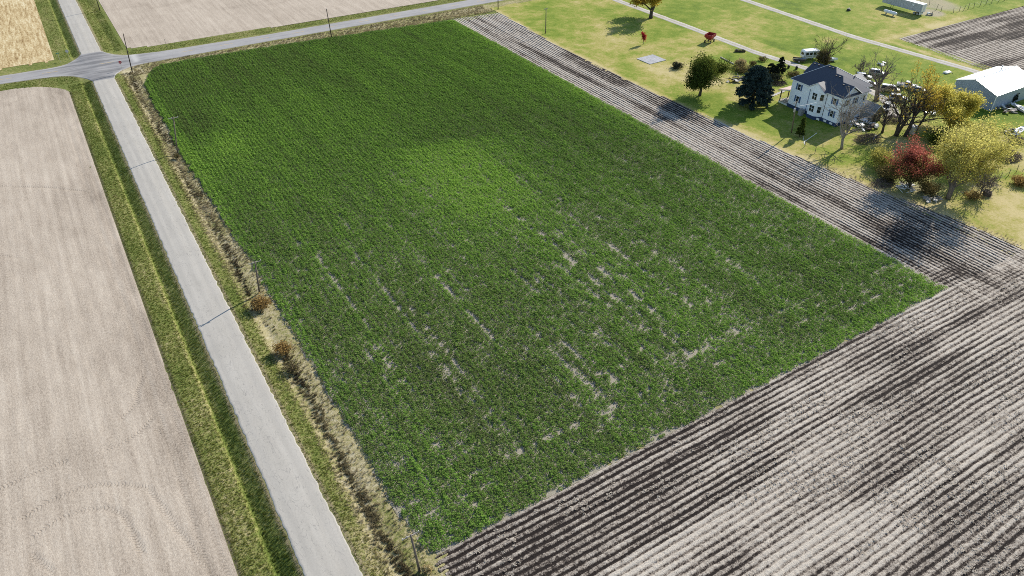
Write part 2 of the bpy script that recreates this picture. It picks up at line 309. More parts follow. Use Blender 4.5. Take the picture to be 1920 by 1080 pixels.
gm = grid('ground', xs, ys, lambda x, y: rough_h(x, y)-.012-.35*np.clip((x < -3)*(y < 240)+(x > 21)*(y < 49.5)+(x > 125)*(x < 143)*(y < 239)+(x > 147)*(y < 240)+(x > 21)*(y > 274)+(x < -6)*(y > 274)+(x > 21)*(x < 122)*(y > 53)*(y < 236), 0, 1), {'dry': g_dry, 'shoulder': g_sh, 'soil': lambda x, y: np.exp(-((x+1.25)/.3)**2)*(y < 240)*.9})
o = link('ground', gm, 'verge_grass'); setp(o, 'grassy ground with road verges and roadside ditches', kind='structure')

# roads
xr = np.concatenate([[5.28, 5.34], np.arange(5.6, 11.1, .45), [11.14, 11.22]])
def road_ns(y0, y1, label):
    ysr = np.arange(y0, y1, .35); X, Y = np.meshgrid(xr, ysr, indexing='ij')
    wl = .34*(fbm(Y[0]*1.3, Y[0]*0, 31, 3)-.5); wr = .38*(fbm(Y[0]*1.3, Y[0]*0, 37, 3)-.5)
    u = (X-5.28)/(11.22-5.28); X = X+wl*(1-u)+wr*u
    Z = h(X, Y)+.03; Z[0] -= .04; Z[-1] -= .04
    idx = np.arange(X.size).reshape(X.shape); F = np.stack([idx[:-1, :-1], idx[1:, :-1], idx[1:, 1:], idx[:-1, 1:]], -1).reshape(-1, 4)
    o = link('county_road', np_mesh('county_road', np.stack([X, Y, Z], -1).reshape(-1, 3), F, {'trk': sum(np.exp(-((X-c_)/.38)**2) for c_ in (6.55, 8.1, 9.7))*(.5+.8*(fbm(X*.8, Y*.06, 33, 3)-.3))}, True), 'chip_seal'); return setp(o, label, kind='structure')
road_ns(-40, 243.6, 'pale chip sealed country road beside the green field'); road_ns(271.3, 560, 'pale chip sealed road going on beyond the crossroads')
xc = np.unique(np.concatenate([np.arange(-260, -20, 4.0), np.arange(-20, 30, .3), np.arange(30, 420, 3.0)]).round(3)); nc = 25
X = np.repeat(xc[:, None], nc, 1); T = np.concatenate([[0, .012], np.linspace(.04, .96, nc-4), [.988, 1]])[None, :]
lo = ylo(xc)+.3*(fbm(xc*.7, xc*0, 41, 3)-.5); hi = yhi(xc)+.3*(fbm(xc*.7, xc*0, 43, 3)-.5)
Y = lo[:, None]+(hi-lo)[:, None]*T; Z = h(X, Y)+.042; Z[:, 0] -= .08; Z[:, -1] -= .08
idx = np.arange(X.size).reshape(X.shape); F = np.stack([idx[:-1, :-1], idx[1:, :-1], idx[1:, 1:], idx[:-1, 1:]], -1).reshape(-1, 4)
edge = np.minimum(Y-lo[:, None], hi[:, None]-Y)
dark = sstep(-12, 0, X)*(1-sstep(18, 30, X)); pale = (1-sstep(.3, 1.3, edge))*.45*sstep(-10, -2, X)*(1-sstep(14, 26, X))+.9*np.exp(-((X-19.3)/1.2)**2)*sstep(1.5, 4, Y-lo[:, None])
cross = setp(link('cross_road', np_mesh('cross_road', np.stack([X, Y, Z], -1).reshape(-1, 3), F, {'dark': dark, 'pale': pale}, True), 'asphalt_old'), 'grey asphalt cross road with worn yellow centre dashes', kind='structure')
for k, x0 in enumerate(list(np.arange(33, 170, 12.2))+list(np.arange(-80, -1, 12.2))+[9.0]):
    xx = np.linspace(x0, x0+4.2, 5); ym = (ylo(xx)+yhi(xx))/2 if not 0 < x0 < 20 else np.full(5, 258.6); V = []
    for a, y_ in zip(xx, ym): V += [(a, y_-.09, float(h(np.array(a), np.array(y_)))+.047), (a, y_+.09, float(h(np.array(a), np.array(y_)))+.047)]
    MB().add(V, [(2*i, 2*i+2, 2*i+3, 2*i+1) for i in range(4)]).build('lane_marking', 'marking_yellow', cross)

# ------------------------------------------------------------------ fields
def zfield(x, y, off=.0): return off+h(x, y)*0
# harvested field west of the road
TR = [[(110, 790), (250, 700), (400, 640), (500, 620), (640, 620), (750, 640), (830, 740), (900, 850), (1000, 970), (1060, 1060)],
      [(170, 880), (280, 800), (420, 750), (540, 740), (620, 770), (660, 830), (720, 960)], [(0, 640), (110, 590), (230, 540), (330, 500)],
      [(900, 20), (880, 110), (800, 250), (720, 340), (620, 410), (540, 440)], [(740, 40), (700, 130), (690, 210), (620, 280)], [(800, 340), (880, 430), (960, 560), (1050, 740)], [(170, 980), (260, 1060)]]
TR = [[at(u/2.7, 680+w/2.7) for u, w in q] for q in TR]
TR += [[Vector((x0, y, 0)) for y in (40, 100, 160, 235)] for x0 in (-2.6, -4.4)]
TR += [[at(0, 350), at(90, 352), at(170, 360)], [at(0, 480), at(30, 483)]]
def tracks(x, y):
    best = np.full(x.shape, 9.0); S = np.zeros(x.shape)
    for q in TR:
        s0 = 0
        for a, b in zip(q, q[1:]):
            d = b-a; L = d.length; t_ = ((x-a.x)*d.x+(y-a.y)*d.y)/L/L; tc = np.clip(t_, 0, 1)
            ex = x-a.x-d.x*tc; ey = y-a.y-d.y*tc; r = np.hypot(ex, ey); side = np.abs((x-a.x)*d.y-(y-a.y)*d.x)/L
            m = r < best; best = np.where(m, r, best); S = np.where(m, s0+L*t_+side*.8, S); s0 += L
    return best, S
xw_ = np.unique(np.concatenate([np.arange(-260, -60, 10.0), np.arange(-60, -1.3, .3)]).round(3)); yw = np.concatenate([np.arange(-60, 40, 4.0), np.arange(40, 252, .45)])
Xw, Yw = np.meshgrid(xw_, yw, indexing='ij')
top = np.interp(Xw, [-260, -60, -15.7, -10, -7, -4.5, -2.6, -1.6, -1.0], [252, 251.5, 250.1, 248.6, 246.6, 244.5, 242, 239, 233]); 
bd, S = tracks(Xw, Yw); tm = (1-sstep(.25, .5, bd))*(.35+.65*fbm(Xw*.2, Yw*.2, 51, 2))*np.where(Xw > -4.9, .5, 1)
dk = .6*sstep(-9, -1.5, Xw)*sstep(.35, .65, fbm(Xw*.25, Yw*.06, 53, 3))+.3*sstep(.55, .8, fbm(Xw*.2, Yw*.03, 55, 3))+.5*sstep(225, 245, Yw)*sstep(.4, .6, fbm(Xw*.12, Yw*.12, 57, 3))
zz = .03+.05*(fbm(Xw*1.2, Yw*.6, 59, 3)-.5)-.05*tm; zz = np.where(Xw > -1.6, zz-.03, zz)
o = link('harvested_field', grid('harvested_field', xw_, yw, zz, {'trk_m': tm, 'trk_s': S, 'dark': np.clip(dk, 0, 1)}, keep=(Yw < top+.5*(fbm(Xw, Yw, 61, 2)-.5)) & (Xw < -1.25+.5*(vn(Yw*.8, Yw*0, 63)-.5))), 'residue')
setp(o, 'pale harvested bean field with tractor tyre tracks west of the road', kind='structure')
# harvested field beyond the cross road
xn = np.arange(17.6, 200, 1.2); yn = np.arange(264, 620, 1.2); Xn, Yn = np.meshgrid(xn, yn, indexing='ij')
bot = np.interp(Xn, [17, 18.2, 25, 49, 100, 126, 200], [273, 270, 268.6, 268, 266.6, 267.4, 268]); dn = .4*sstep(.62, .8, fbm(Xn*.05, Yn*.1, 71, 3))
arc = np.abs(np.hypot(Xn-75, Yn-305)-9); tmn = (1-sstep(.3, 1.0, arc))*.8
o = link('harvested_field', grid('harvested_field', xn, yn, .03+.03*(fbm(Xn, Yn, 73, 2)-.5), {'trk_m': tmn, 'trk_s': Xn*0, 'dark': np.clip(dn+tmn*.4, 0, 1)}, keep=(Yn > bot+.6*(fbm(Xn, Yn, 75, 2)-.5)) & (Xn > 18+.6*(vn(Yn*.5, Yn*0, 77)-.5))), 'residue')
setp(o, 'pale harvested bean field beyond the cross road', kind='structure')
xk = np.arange(-160, -2.2, .9); yk = np.arange(268, 560, 1.5); Xk, Yk = np.meshgrid(xk, yk, indexing='ij')
o = link('corn_stubble_field', grid('corn_stubble_field', xk, yk, .04+.09*np.cos(Xk*2*np.pi/.76*1.0)*0+.06*(fbm(Xk, Yk*.5, 81, 2)-.5), {}, keep=(Yk > 269.6+.8*(fbm(Xk*.7, Yk, 83, 2)-.5)) & (Xk < -2.9+.8*(vn(Yk*.5, Yk*0, 85)-.5))), 'corn_stubble')
setp(o, 'golden corn stubble field at the corner of the crossroads', kind='structure')

# tilled ground: ridges and furrows
def strip_east(y): return np.interp(y, [0, 50, 67, 80, 103, 139, 175, 210, 240, 250], [150.5, 149.2, 147.6, 145, 142.6, 140.6, 139.4, 140.6, 142.4, 143])
def rows(p, q, seed):
    """ridge profile 0..1 across coordinate p (rows 0.95 m apart), wandering along q"""
    p = p+.5*(fbm(q*.05, p*.1, seed, 2)-.5)+.2*(fbm(q*.36+p*.29, p*.42-q*.27, seed+3, 2)-.5); k = np.floor(p/.95); u = p/.95-k
    d = np.minimum(u, 1-u)*2; wd = .12+.16*_hash(k, k*0, seed+9)+.12*(fbm(q*.35, p*.35, seed+5, 2)-.5); return sstep(wd, wd+.40, d), _hash(k, k*0, seed)
def tilled(name, label, xs, ys, mode, keepf, dz=0.0, resf=None):
    X, Y = np.meshgrid(xs, ys, indexing='ij')
    ns, hn = rows(X, Y, 91); ew, he = rows(Y, X, 95)
    if mode == 'ew': r, hh, w = ew, he, 0*X
    else:
        w = sstep(121, 127, X)*sstep(32, 64, Y+18*(fbm(X*.12+Y*.05, Y*.12-X*.05, 97, 3)-.5)+.25*(X-137)); r = np.clip(ew*np.cos(w*np.pi/2)+ns*np.sin(w*np.pi/2)-.18*np.sin(w*np.pi), 0, 1); hh = he*(1-w)+hn*w
    big = fbm(X*.05+3, Y*.09, 99, 4)
    streak = fbm(X*.025, Y*.42, 103, 3)*(1-w)+fbm(X*.42, Y*.025, 103, 3)*w
    res = -.15+.97*sstep(.33, .60, .42*big+.62*streak-.02)+.3*(hh-.5)
    if resf: res = res+resf(X, Y)
    bl = sstep(.36, .60, fbm(X*.07+7, Y*.12+3, 117, 3)); r = r*(.74+.26*bl)+(1-bl)*.10
    Z = dz-.06+(.13+.05*(hh-.5))*r+.11*(fbm(X*1.3+Y*.9, Y*1.3-X*.9, 101, 2)-.5)
    kp = keepf(X, Y) if keepf else None
    o = link(name, grid(name, xs, ys, Z, {'ridge': r, 'res': res}, keep=kp), 'tilled'); return setp(o, label, kind='structure')
tilled('tilled_field', 'tilled field with pale straw ridges and dark furrows in front', np.arange(18.9, 156, .42), np.concatenate([np.arange(-16, 2, .25), np.arange(2, 50.4, .105)]), 'mix',
       lambda X, Y: (X > 19.4+.8*(vn(Y*.6, Y*0, 105)-.5)+.02*(50-Y)) & (Y < 49.95+.3*(vn(X*.8, X*0, 107)-.5)), 0,
       lambda X, Y: .32*(1-sstep(34, 44, Y))*sstep(100, 40, X)-.60*np.exp(-((Y-34.5-.10*(X-90))/5.0)**2)*sstep(70, 95, X)*sstep(.35, .6, fbm(X*.06, Y*.3, 109, 3)))
tilled('tilled_strip', 'tilled strip of dark furrows between green crop and lawn', np.arange(123.6, 152, .105), np.concatenate([np.arange(49.9, 66, .16), np.arange(66, 244, .5)]), 'ns',
       lambda X, Y: (X > 124.0+.4*(vn(Y*.8, Y*0, 111)-.5)) & (X < strip_east(Y)+.8) & (Y < 242.8-(X-124)*.12), 0, lambda X, Y: -.04+.25*sstep(215, 240, Y)-.12*np.exp(-((X-131)/2.0)**2))
tilled('tilled_field', 'grey tilled field behind the metal shed', np.arange(236, 340, .5), np.arange(88, 145.5, .19), 'ew',
       lambda X, Y: (X > np.interp(Y, [70, 112, 145], [236, 238.6, 242.3])+.6*(vn(Y*.5, Y*0, 113)-.5)) & (Y < 144.6-(X-242)*.018), .06, lambda X, Y: -.22-.06*sstep(300, 250, X))

# lawn round the farmhouse
xl = np.arange(138, 345, .8); yl_ = np.arange(10, 253, .8); Xl, Yl = np.meshgrid(xl, yl_, indexing='ij')
es = strip_east(Yl)+.7*(fbm(Yl*.6, Yl*0, 121, 3)-.5)
ed = Xl-es; dl = .55*(1-sstep(0, 3, ed))+.5*np.exp(-(np.hypot((Xl-262)/30, (Yl-146)/2.2))**2)+.45*np.exp(-((Xl-237.3)/1.2)**2)*(Yl < 146)
dl += .18*sstep(.5, .7, fbm(Xl*.06, Yl*.06, 129, 3))+.36*sstep(225, 165, Yl)*(Xl < 200)*sstep(.45, .7, fbm(Xl*.05, Yl*.05, 123, 3))+.45*np.exp(-(np.hypot((Xl-166)/22, (Yl-52)/16))**2)-.18*np.exp(-(np.hypot((Xl-158)/12, (Yl-128)/18))**2)-.15*sstep(225, 200, Yl)*np.exp(-((Xl-205)/12)**2)
sl_ = np.exp(-(np.hypot((Xl-187)/9, (Yl-112)/10))**2)*.55+np.exp(-(np.hypot((Xl-154)/5, (Yl-76)/5))**2)*.7+.9*sstep(1.15, .75, np.hypot((Xl-291)/9, (Yl-170)/17))+1.0*sstep(1.2, .8, np.hypot((Xl-279)/5, (Yl-157)/5))
o = link('lawn', grid('lawn', xl, yl_, .07+.08*(fbm(Xl*.15, Yl*.15, 125, 3)-.5), {'dry': dl, 'soil': np.clip(sl_, 0, 1)}, keep=(ed > 0) & (Yl < 247.5+.8*(fbm(Xl, Yl, 127, 2)-.5)) & ~((Xl > 242.5) & (Yl < 143))), 'lawn_grass')
setp(o, 'sunlit farmyard lawn of green and yellowing grass', kind='structure')
def drive(pts, w, label):
    P = [Vector((*p, 0)) for p in pts]; Q = []
    for a, b in zip(P, P[1:]):
        n = max(2, int((b-a).length/1.0)); Q += [a+(b-a)*(i/n) for i in range(n)]
    Q.append(P[-1])
    for _ in range(12): Q = [Q[0]]+[(Q[i-1]+Q[i]*2+Q[i+1])/4 for i in range(1, len(Q)-1)]+[Q[-1]]
    V = []; A = []; lat = [-1, -.85, -.55, -.22, 0, .22, .55, .85, 1]
    for i, p in enumerate(Q):
        tt = (Q[min(i+1, len(Q)-1)]-Q[max(i-1, 0)]).normalized(); nn = Vector((-tt.y, tt.x, 0)); ww = w/2*(1+.25*(float(fbm(np.array(i*.4), np.array(w), 131, 2))-.5))
        for q in lat: c = p+nn*q*ww; V.append((c.x, c.y, .118 if abs(q) < .99 else .03)); A.append(max(0, 1-abs(q)/.22)*.9)
    n = len(lat); idx = np.arange(len(Q)*n).reshape(-1, n); F = np.stack([idx[:-1, :-1], idx[1:, :-1], idx[1:, 1:], idx[:-1, 1:]], -1).reshape(-1, 4)
    return setp(link('driveway', np_mesh('driveway', np.array(V), F, {'mid': A}, True), 'gravel'), label, kind='structure')
drive([(190.2, 250), (190.4, 231), (191.0, 191), (191.0, 159), (193.3, 141.6), (195, 130), (194, 116), (190, 109), (184, 104)], 3.3, 'gravel drive running from the road to the farmhouse')
drive([(233.8, 250), (233.0, 205), (231.2, 153), (235.0, 113), (234, 100), (229.5, 96)], 3.6, 'pale gravel drive running to the metal shed')
# ------------------------------------------------------------------ scattered plants (mass vegetation)
def tuft(kind, seed):
    r = random.Random(seed); b = MB()
    if kind == 'crop':
        for i in range(26):
            a = r.uniform(0, 6.283); el = math.asin(r.uniform(.05, 1)); q = r.uniform(.75, 1.05); L = r.uniform(.055, .10); w = L*r.uniform(.6, .9)
            yaw = r.uniform(0, 6.283); u = Vector((math.cos(yaw), math.sin(yaw), r.uniform(-.6, .6))).normalized()*L; v = Vector((-math.sin(yaw), math.cos(yaw), r.uniform(-.5, .5))).normalized()*w
            c = Vector((.22*q*math.cos(a)*math.cos(el), .22*q*math.sin(a)*math.cos(el), .04+.34*q*math.sin(el))); b.add([c-u, c+v*.8, c+u, c-v*.8], [(0, 1, 2, 3)])
    elif kind == 'straw':
        for i in range(9):
            a = r.uniform(0, 6.283); d = .26*math.sqrt(r.random()); L = r.uniform(.06, .15); w = L*r.uniform(.25, .6); u = Vector((math.cos(a*3), math.sin(a*3), r.uniform(-.25, .35)))*L; v = Vector((-math.sin(a*3), math.cos(a*3), r.uniform(-.3, .3)))*w
            c = Vector((d*math.cos(a), d*math.sin(a), r.uniform(.03, .13))); b.add([c-u, c+v, c+u, c-v], [(0, 1, 2, 3)])
    else:
        n, hh, sp, w = {'grass': (14, .22, .16, .022), 'tall': (18, .62, .26, .024), 'weed': (26, .55, .30, .05)}[kind]
        for i in range(n):
            a = r.uniform(0, 6.283); d = sp*r.random(); c = Vector((d*math.cos(a), d*math.sin(a), 0)); H_ = hh*r.uniform(.6, 1.1); ln = r.uniform(.15, .6)*H_
            tip = c+Vector((math.cos(a)*ln, math.sin(a)*ln, H_)); s = Vector((-math.sin(a+.5), math.cos(a+.5), 0))*w
            if kind == 'weed':
                mid = c.lerp(tip, r.uniform(.4, .9)); e = Vector((r.uniform(-1, 1), r.uniform(-1, 1), r.uniform(-.5, .8)))*.09; b.add([mid-s*1.4, mid+e, mid+s*1.4, mid-e*.9], [(0, 1, 2, 3)])
            b.add([c-s, c+s, tip], [(0, 1, 2)])
    return b.mesh('plant_'+kind)
def scatter(name, P, sc, tint, kind, m, label, seeds=(1, 2, 3)):
    n = len(P); me = bpy.data.meshes.new(name); me.vertices.add(n); me.vertices.foreach_set('co', np.ascontiguousarray(P, np.float32).ravel())
    for an, av in (('sc', sc), ('tint', np.clip(tint, 0, 1)), ('rot', rng.uniform(0, 6.283, n))): me.attributes.new(an, 'FLOAT', 'POINT').data.foreach_set('value', np.ascontiguousarray(av, np.float32))
    me.attributes.new('vi', 'INT', 'POINT').data.foreach_set('value', rng.integers(0, len(seeds), n).astype(np.int32)); me.materials.append(M[m])
    ng = bpy.data.node_groups.new(name, 'GeometryNodeTree'); ng.interface.new_socket('Geometry', in_out='INPUT', socket_type='NodeSocketGeometry'); ng.interface.new_socket('Geometry', in_out='OUTPUT', socket_type='NodeSocketGeometry')
    N = ng.nodes; Lk = ng.links.new; gi = N.new('NodeGroupInput'); go = N.new('NodeGroupOutput'); ip = N.new('GeometryNodeInstanceOnPoints'); g2 = N.new('GeometryNodeGeometryToInstance')
    for s in reversed(seeds):
        pm = tuft(kind, s); pm.materials.append(M[m]); po = bpy.data.objects.new(pm.name, pm)
        oi = N.new('GeometryNodeObjectInfo'); oi.inputs['Object'].default_value = po; Lk(oi.outputs['Geometry'], g2.inputs[0])
    def at_(nm, ty='FLOAT'):
        a = N.new('GeometryNodeInputNamedAttribute'); a.data_type = ty; a.inputs['Name'].default_value = nm; return a.outputs['Attribute']
    cx = N.new('ShaderNodeCombineXYZ'); Lk(at_('rot'), cx.inputs[2]); Lk(gi.outputs[0], ip.inputs['Points']); Lk(g2.outputs[0], ip.inputs['Instance'])
    ip.inputs['Pick Instance'].default_value = True; Lk(at_('vi', 'INT'), ip.inputs['Instance Index']); Lk(cx.outputs[0], ip.inputs['Rotation']); Lk(at_('sc'), ip.inputs['Scale']); Lk(ip.outputs[0], go.inputs[0])
    o = link(name, me); md = o.modifiers.new('scatter', 'NODES'); md.node_group = ng
    return setp(o, label, kind='stuff')

# green crop field: bed of soil and the plants themselves
NORTH = lambda x: np.interp(x, [17, 18.6, 20.6, 22.6, 25, 30, 68.6, 100, 119.8, 124.5], [231, 236, 241.7, 246, 248.4, 248.8, 246.9, 243.9, 242.2, 241.8])
WEST = lambda y: np.interp(y, [49, 52, 60, 66, 90, 128, 180, 233], [20.6, 19.4, 18.9, 18.6, 18.9, 18.6, 17.2, 17.8])
def inside(x, y, pad=0.0):
    return (x > WEST(y)+.7*(vn(y*.8, y*0, 141)-.5)-pad) & (x < 124.15+.4*(vn(y*.8, y*0, 143)-.5)+pad) & (y > 50.3+.5*(vn(x*.8, x*0, 145)-.5)-pad) & (y < NORTH(x)+.8*(vn(x*.5, x*0, 147)-.5)+pad)
def thin(x, y):
    """how sparse the stand is: 0 closed, 1 bare"""
    south = sstep(175, 75, y); head = sstep(66, 58, y)
    st = fbm(x*1.5, y*.035, 151, 2); st2 = fbm(x*.04, y*1.5, 153, 2); patch = fbm(x*.05, y*.03, 155, 3); br = fbm(x*1.1, y*.8, 161, 2)
    mid = sstep(20, 30, x)*(1-sstep(72, 104, x)); lines = sstep(.62, .68, st)*sstep(.44, .55, br)*(1-head)*(.35+.65*mid)
    hl = sstep(.64, .74, st2)*head*sstep(.45, .6, br); grain = sstep(.56, .74, fbm(x*2.2, y*1.7, 159, 2))*.42
    return np.clip(south*(1.1*lines+.95*hl+grain*(.3+.7*sstep(.36, .58, patch))*(.3+.7*sstep(140, 70, y))+.03), 0, 1)
g = .345; gx, gy = np.meshgrid(np.arange(16, 126, g), np.arange(49, 250, g), indexing='ij'); gx = gx.ravel()+rng.uniform(-.17, .17, gx.size); gy = gy.ravel()+rng.uniform(-.17, .17, gy.size)
ok = inside(gx, gy); gx, gy = gx[ok], gy[ok]; th = thin(gx, gy)
ok = rng.random(gx.size) > th*1.05; gx, gy, th = gx[ok], gy[ok], th[ok]
edge_e = sstep(120.3, 122.6, gx)+sstep(54, 51.8, gy)*sstep(60, 110, gx)+.7*sstep(21.2, 19, gx)*sstep(120, 150, gy)
cen = np.exp(-(np.hypot((gx-72)/15, (gy-135-(gx-72)*.3)/24))**2)*sstep(54, 57, gx)*sstep(156, 152, gy+.25*(gx-70))
lm = fbm(gx*.02+5, gy*.013, 163, 3); row = fbm(gx*.55, gy*.03, 165, 2); nth = sstep(120, 190, gy); ryard = sstep(90, 122, gx)*sstep(80, 160, gy)
tint = .49+.55*(lm-.5)+.40*(row-.5)+.17*nth+.62*cen+.30*np.clip(edge_e, 0, 1)+.12*ryard+.22*(rng.random(gx.size)-.5)-.02*sstep(110, 60, gy)+.16*(fbm(gx*.8+gy*.2, gy*.4-gx*.3, 169, 2)-.5)
ow = np.exp(-(np.hypot((gx-24)/7, (gy-195)/14))**2); tint = tint-.28*ow+.3*np.exp(-(np.hypot((gx-27)/6, (gy-181)/9))**2)
rw = np.cos(2*np.pi*(gx+.3*(fbm(gx*.3, gy*.05, 173, 2)-.5))/.92)
tint = tint+.13*rw
scl = (1.18+.17*rw+.35*(rng.random(gx.size)-.5)+.8*(fbm(gx*1.05+gy*.3, gy*.75-gx*.4, 167, 2)-.5))*(1-.2*th)
P = np.stack([gx, gy, np.full(gx.size, .02)], -1)
scatter('crop_plants', P, scl, tint, 'crop', 'leaf_alfalfa', 'low green leafy crop filling the large field', (1, 2, 3, 4))
xa = np.arange(16.5, 125.4, .6); ya = np.arange(48.8, 250, .6); Xa, Ya = np.meshgrid(xa, ya, indexing='ij')
bed_shade = .30+.6*sstep(90, 190, Ya)  # shade between plants put into the soil colour, deeper northwards
o = link('crop_field', grid('crop_field', xa, ya, .02+.05*(fbm(Xa, Ya, 171, 2)-.5), {'green': np.clip(bed_shade, 0, 1)}, keep=inside(Xa, Ya, .5)), 'crop_soil'); setp(o, 'pale soil bed of the green crop field', kind='structure')

# grass and weeds on the verges and in the ditches
def verge_pts(n, x0, x1, y0, y1, power=1.0):
    x = rng.uniform(x0, x1, n); y = y0+(y1-y0)*rng.random(n)**power; return x, y
pts = []; tn = []
for n, x0, x1, y0, y1 in ((26000, -1.4, 5.1, 38, 245), (9000, 11.4, 14.2, 40, 245), (5000, 12, 17.6, 270, 350), (4000, -2.5, 5, 270, 350), (5000, 18, 140, 262, 268), (3500, -40, 2, 246, 255)):
    x, y = verge_pts(n, x0, x1, y0, y1, 1.4 if y1 < 250 else 1); k = (y < ylo(x)-.2) | (y > yhi(x)+.2); k &= (y > 262) | (x > -1.3) | (y > np.interp(x, [-60, -15.7, -7, -2.6, -1], [252, 250.4, 247, 242.4, 234])); pts.append(np.stack([x[k], y[k], rough_h(x, y)[k]-.02], -1)); tn.append((g_dry(x, y)*.85+.3*rng.random(n)-.02)[k])
P = np.concatenate(pts); T = np.concatenate(tn)
scatter('grass', P, rng.uniform(.4, .85, len(P)), T, 'grass', 'grass_blade', 'short mown grass on the road verges')
x, y = verge_pts(15000, 13.4, 18.9, 38, 247, 1.25); T = fbm(x*.5, y*.12, 181, 3); cd = np.exp(-((x-15.7-1.6*(fbm(y*.09, y*0, 187, 3)-.5))/.75)**2)*(.35+.9*fbm(x*.5, y*.3, 189, 2)); T = .56+1.1*(T-.5)-.4*cd*sstep(.44, .66, fbm(x*.2+4, y*.05, 183, 2)+.2*sstep(100, 60, y))
k = (x < WEST(y)+.1) & (rng.random(x.size) < .35+.65*cd+.4*(y > 125)) & ~((y > 98) & (y < 110) & (rng.random(x.size) < .75)); x, y, T, cd = x[k], y[k], T[k], cd[k]
scatter('ditch_grass', np.stack([x, y, rough_h(x, y)-.03], -1), rng.uniform(.25, .65, len(x)), T, 'tall', 'weed_blade', 'tall tan grass in the ditch beside the crop')
k = rng.random(x.size) < cd*(.25+.6*sstep(110, 70, y))
scatter('ditch_weeds', np.stack([x[k]+.2, y[k], rough_h(x, y)[k]-.03], -1), rng.uniform(.35, .8, k.sum()), np.clip(T[k]-.05, .1, 1), 'weed', 'weed_blade', 'dark dead weeds along the ditch bottom')
x, y = verge_pts(6000, 17, 142, 243, 252); T = .62+.8*(fbm(x*.15, y*.6, 185, 3)-.5); k = (y < ylo(x)-.4) & (y > NORTH(np.minimum(x, 124))+.4); k |= False
scatter('ditch_grass', np.stack([x[k], y[k], rough_h(x, y)[k]-.03], -1), rng.uniform(.4, .85, k.sum()), T[k], 'tall', 'weed_blade', 'tan grass strip between the crop and the cross road')
x, y = verge_pts(2600, 138, 160, 24, 110); k = (np.abs(x-strip_east(y)-1.2) < 1.4) & ((y < 100)); x, y = x[k], y[k]
scatter('ditch_grass', np.stack([x, y, np.full(x.size, .06)], -1), rng.uniform(.35, .8, x.size), .5+.5*rng.random(x.size), 'tall', 'weed_blade', 'unmown grass along the farmyard edge of the tilled strip')
# straw left on the ridges of the tilled field
x, y = rng.uniform(20, 150, 60000), 2+48*rng.random(60000); rg, _q = rows(y, x, 95); k = (rg > .6) & (rng.random(x.size) < .5*sstep(.48, .66, fbm(x*.12, y*.3, 191, 3))) & (y < 49.5) & (x > 20.3+.02*(50-y)); x, y = x[k], y[k]
scatter('straw_litter', np.stack([x, y, np.full(x.size, .035)], -1), rng.uniform(.45, 1.1, x.size), .35+.65*rng.random(x.size), 'straw', 'residue_bit', 'pale chopped straw littering the tilled field')
# ------------------------------------------------------------------ trees and shrubs
def branch_pts(p, d, L, n, r, wob, up):
    P = [Vector(p)]; d = Vector(d).normalized()
    for i in range(n):
        d = (d+Vector((r.uniform(-wob, wob), r.uniform(-wob, wob), r.uniform(-wob, wob)+up))).normalized(); P.append(P[-1]+d*(L/n))
    return P, d
def skeleton(r, H, spread, trunk_frac=.3, stems=1, mains=5, levels=3, r0=.25, lean=(0, 0), gnarl=.22, up=.06, split=(3, 5), ratio=.62):
    """list of (points, radii, level) and tip points"""
    out = []; tips = []
    def grow(p, d, L, rad, lv):
        n = 4 if lv < levels else 3; P, dd = branch_pts(p, d, L, n, r, gnarl*(1 if lv else .4), up); rr = [max(.03, rad*(1-.6*i/n)) for i in range(n+1)]; out.append((P, rr, lv))
        if lv >= levels: tips.extend(P[1:]); return
        for k in range(r.randint(*split)):
            i = r.randint(max(1, n-3), n); a = r.uniform(0, 6.283); u = dd.orthogonal().normalized(); w = dd.cross(u); sp = r.uniform(.45, 1.0)
            grow(P[i], dd+(u*math.cos(a)+w*math.sin(a))*sp, L*ratio*r.uniform(.75, 1.2), max(rr[i]*.76, .042), lv+1)
        if lv >= levels-1: tips.extend(P[2:])
    for s in range(stems):
        ang = 6.283*s/stems+r.uniform(0, 1); b = Vector((math.cos(ang), math.sin(ang), 0))*(.25 if stems > 1 else 0)
        td = Vector((lean[0], lean[1], 1))+(b*1.5 if stems > 1 else Vector()); TL = H*trunk_frac
        P, dd = branch_pts(b, td, TL, 4, r, .06, 0); rr = [r0*1.25, r0*1.02, r0*.92, r0*.86, r0*.8]; out.append((P, rr, 0))
        for m in range(mains):
            a = 6.283*m/mains+r.uniform(-.4, .4); t_ = r.uniform(.15, 1.0); sp = spread*(1.1-.7*t_)
            grow(P[r.randint(2, 4)], dd*(.5+t_)+Vector((math.cos(a), math.sin(a), 0))*sp, (H-TL)*r.uniform(.46, .62), r0*r.uniform(.42, .62), 1)
    k = H/max(p.z for q in out for p in q[0]); out = [([p*k for p in P], rr, lv) for P, rr, lv in out]
    return out, [p*k for p in tips]
def wood_mesh(name, br, sides=(7, 5, 4, 3, 3)):
    b = MB()
    for P, rr, lv in br: b.tube(P, rr, sides[min(lv, 4)], cap=lv == 0)
    return b.mesh(name, smooth=True)
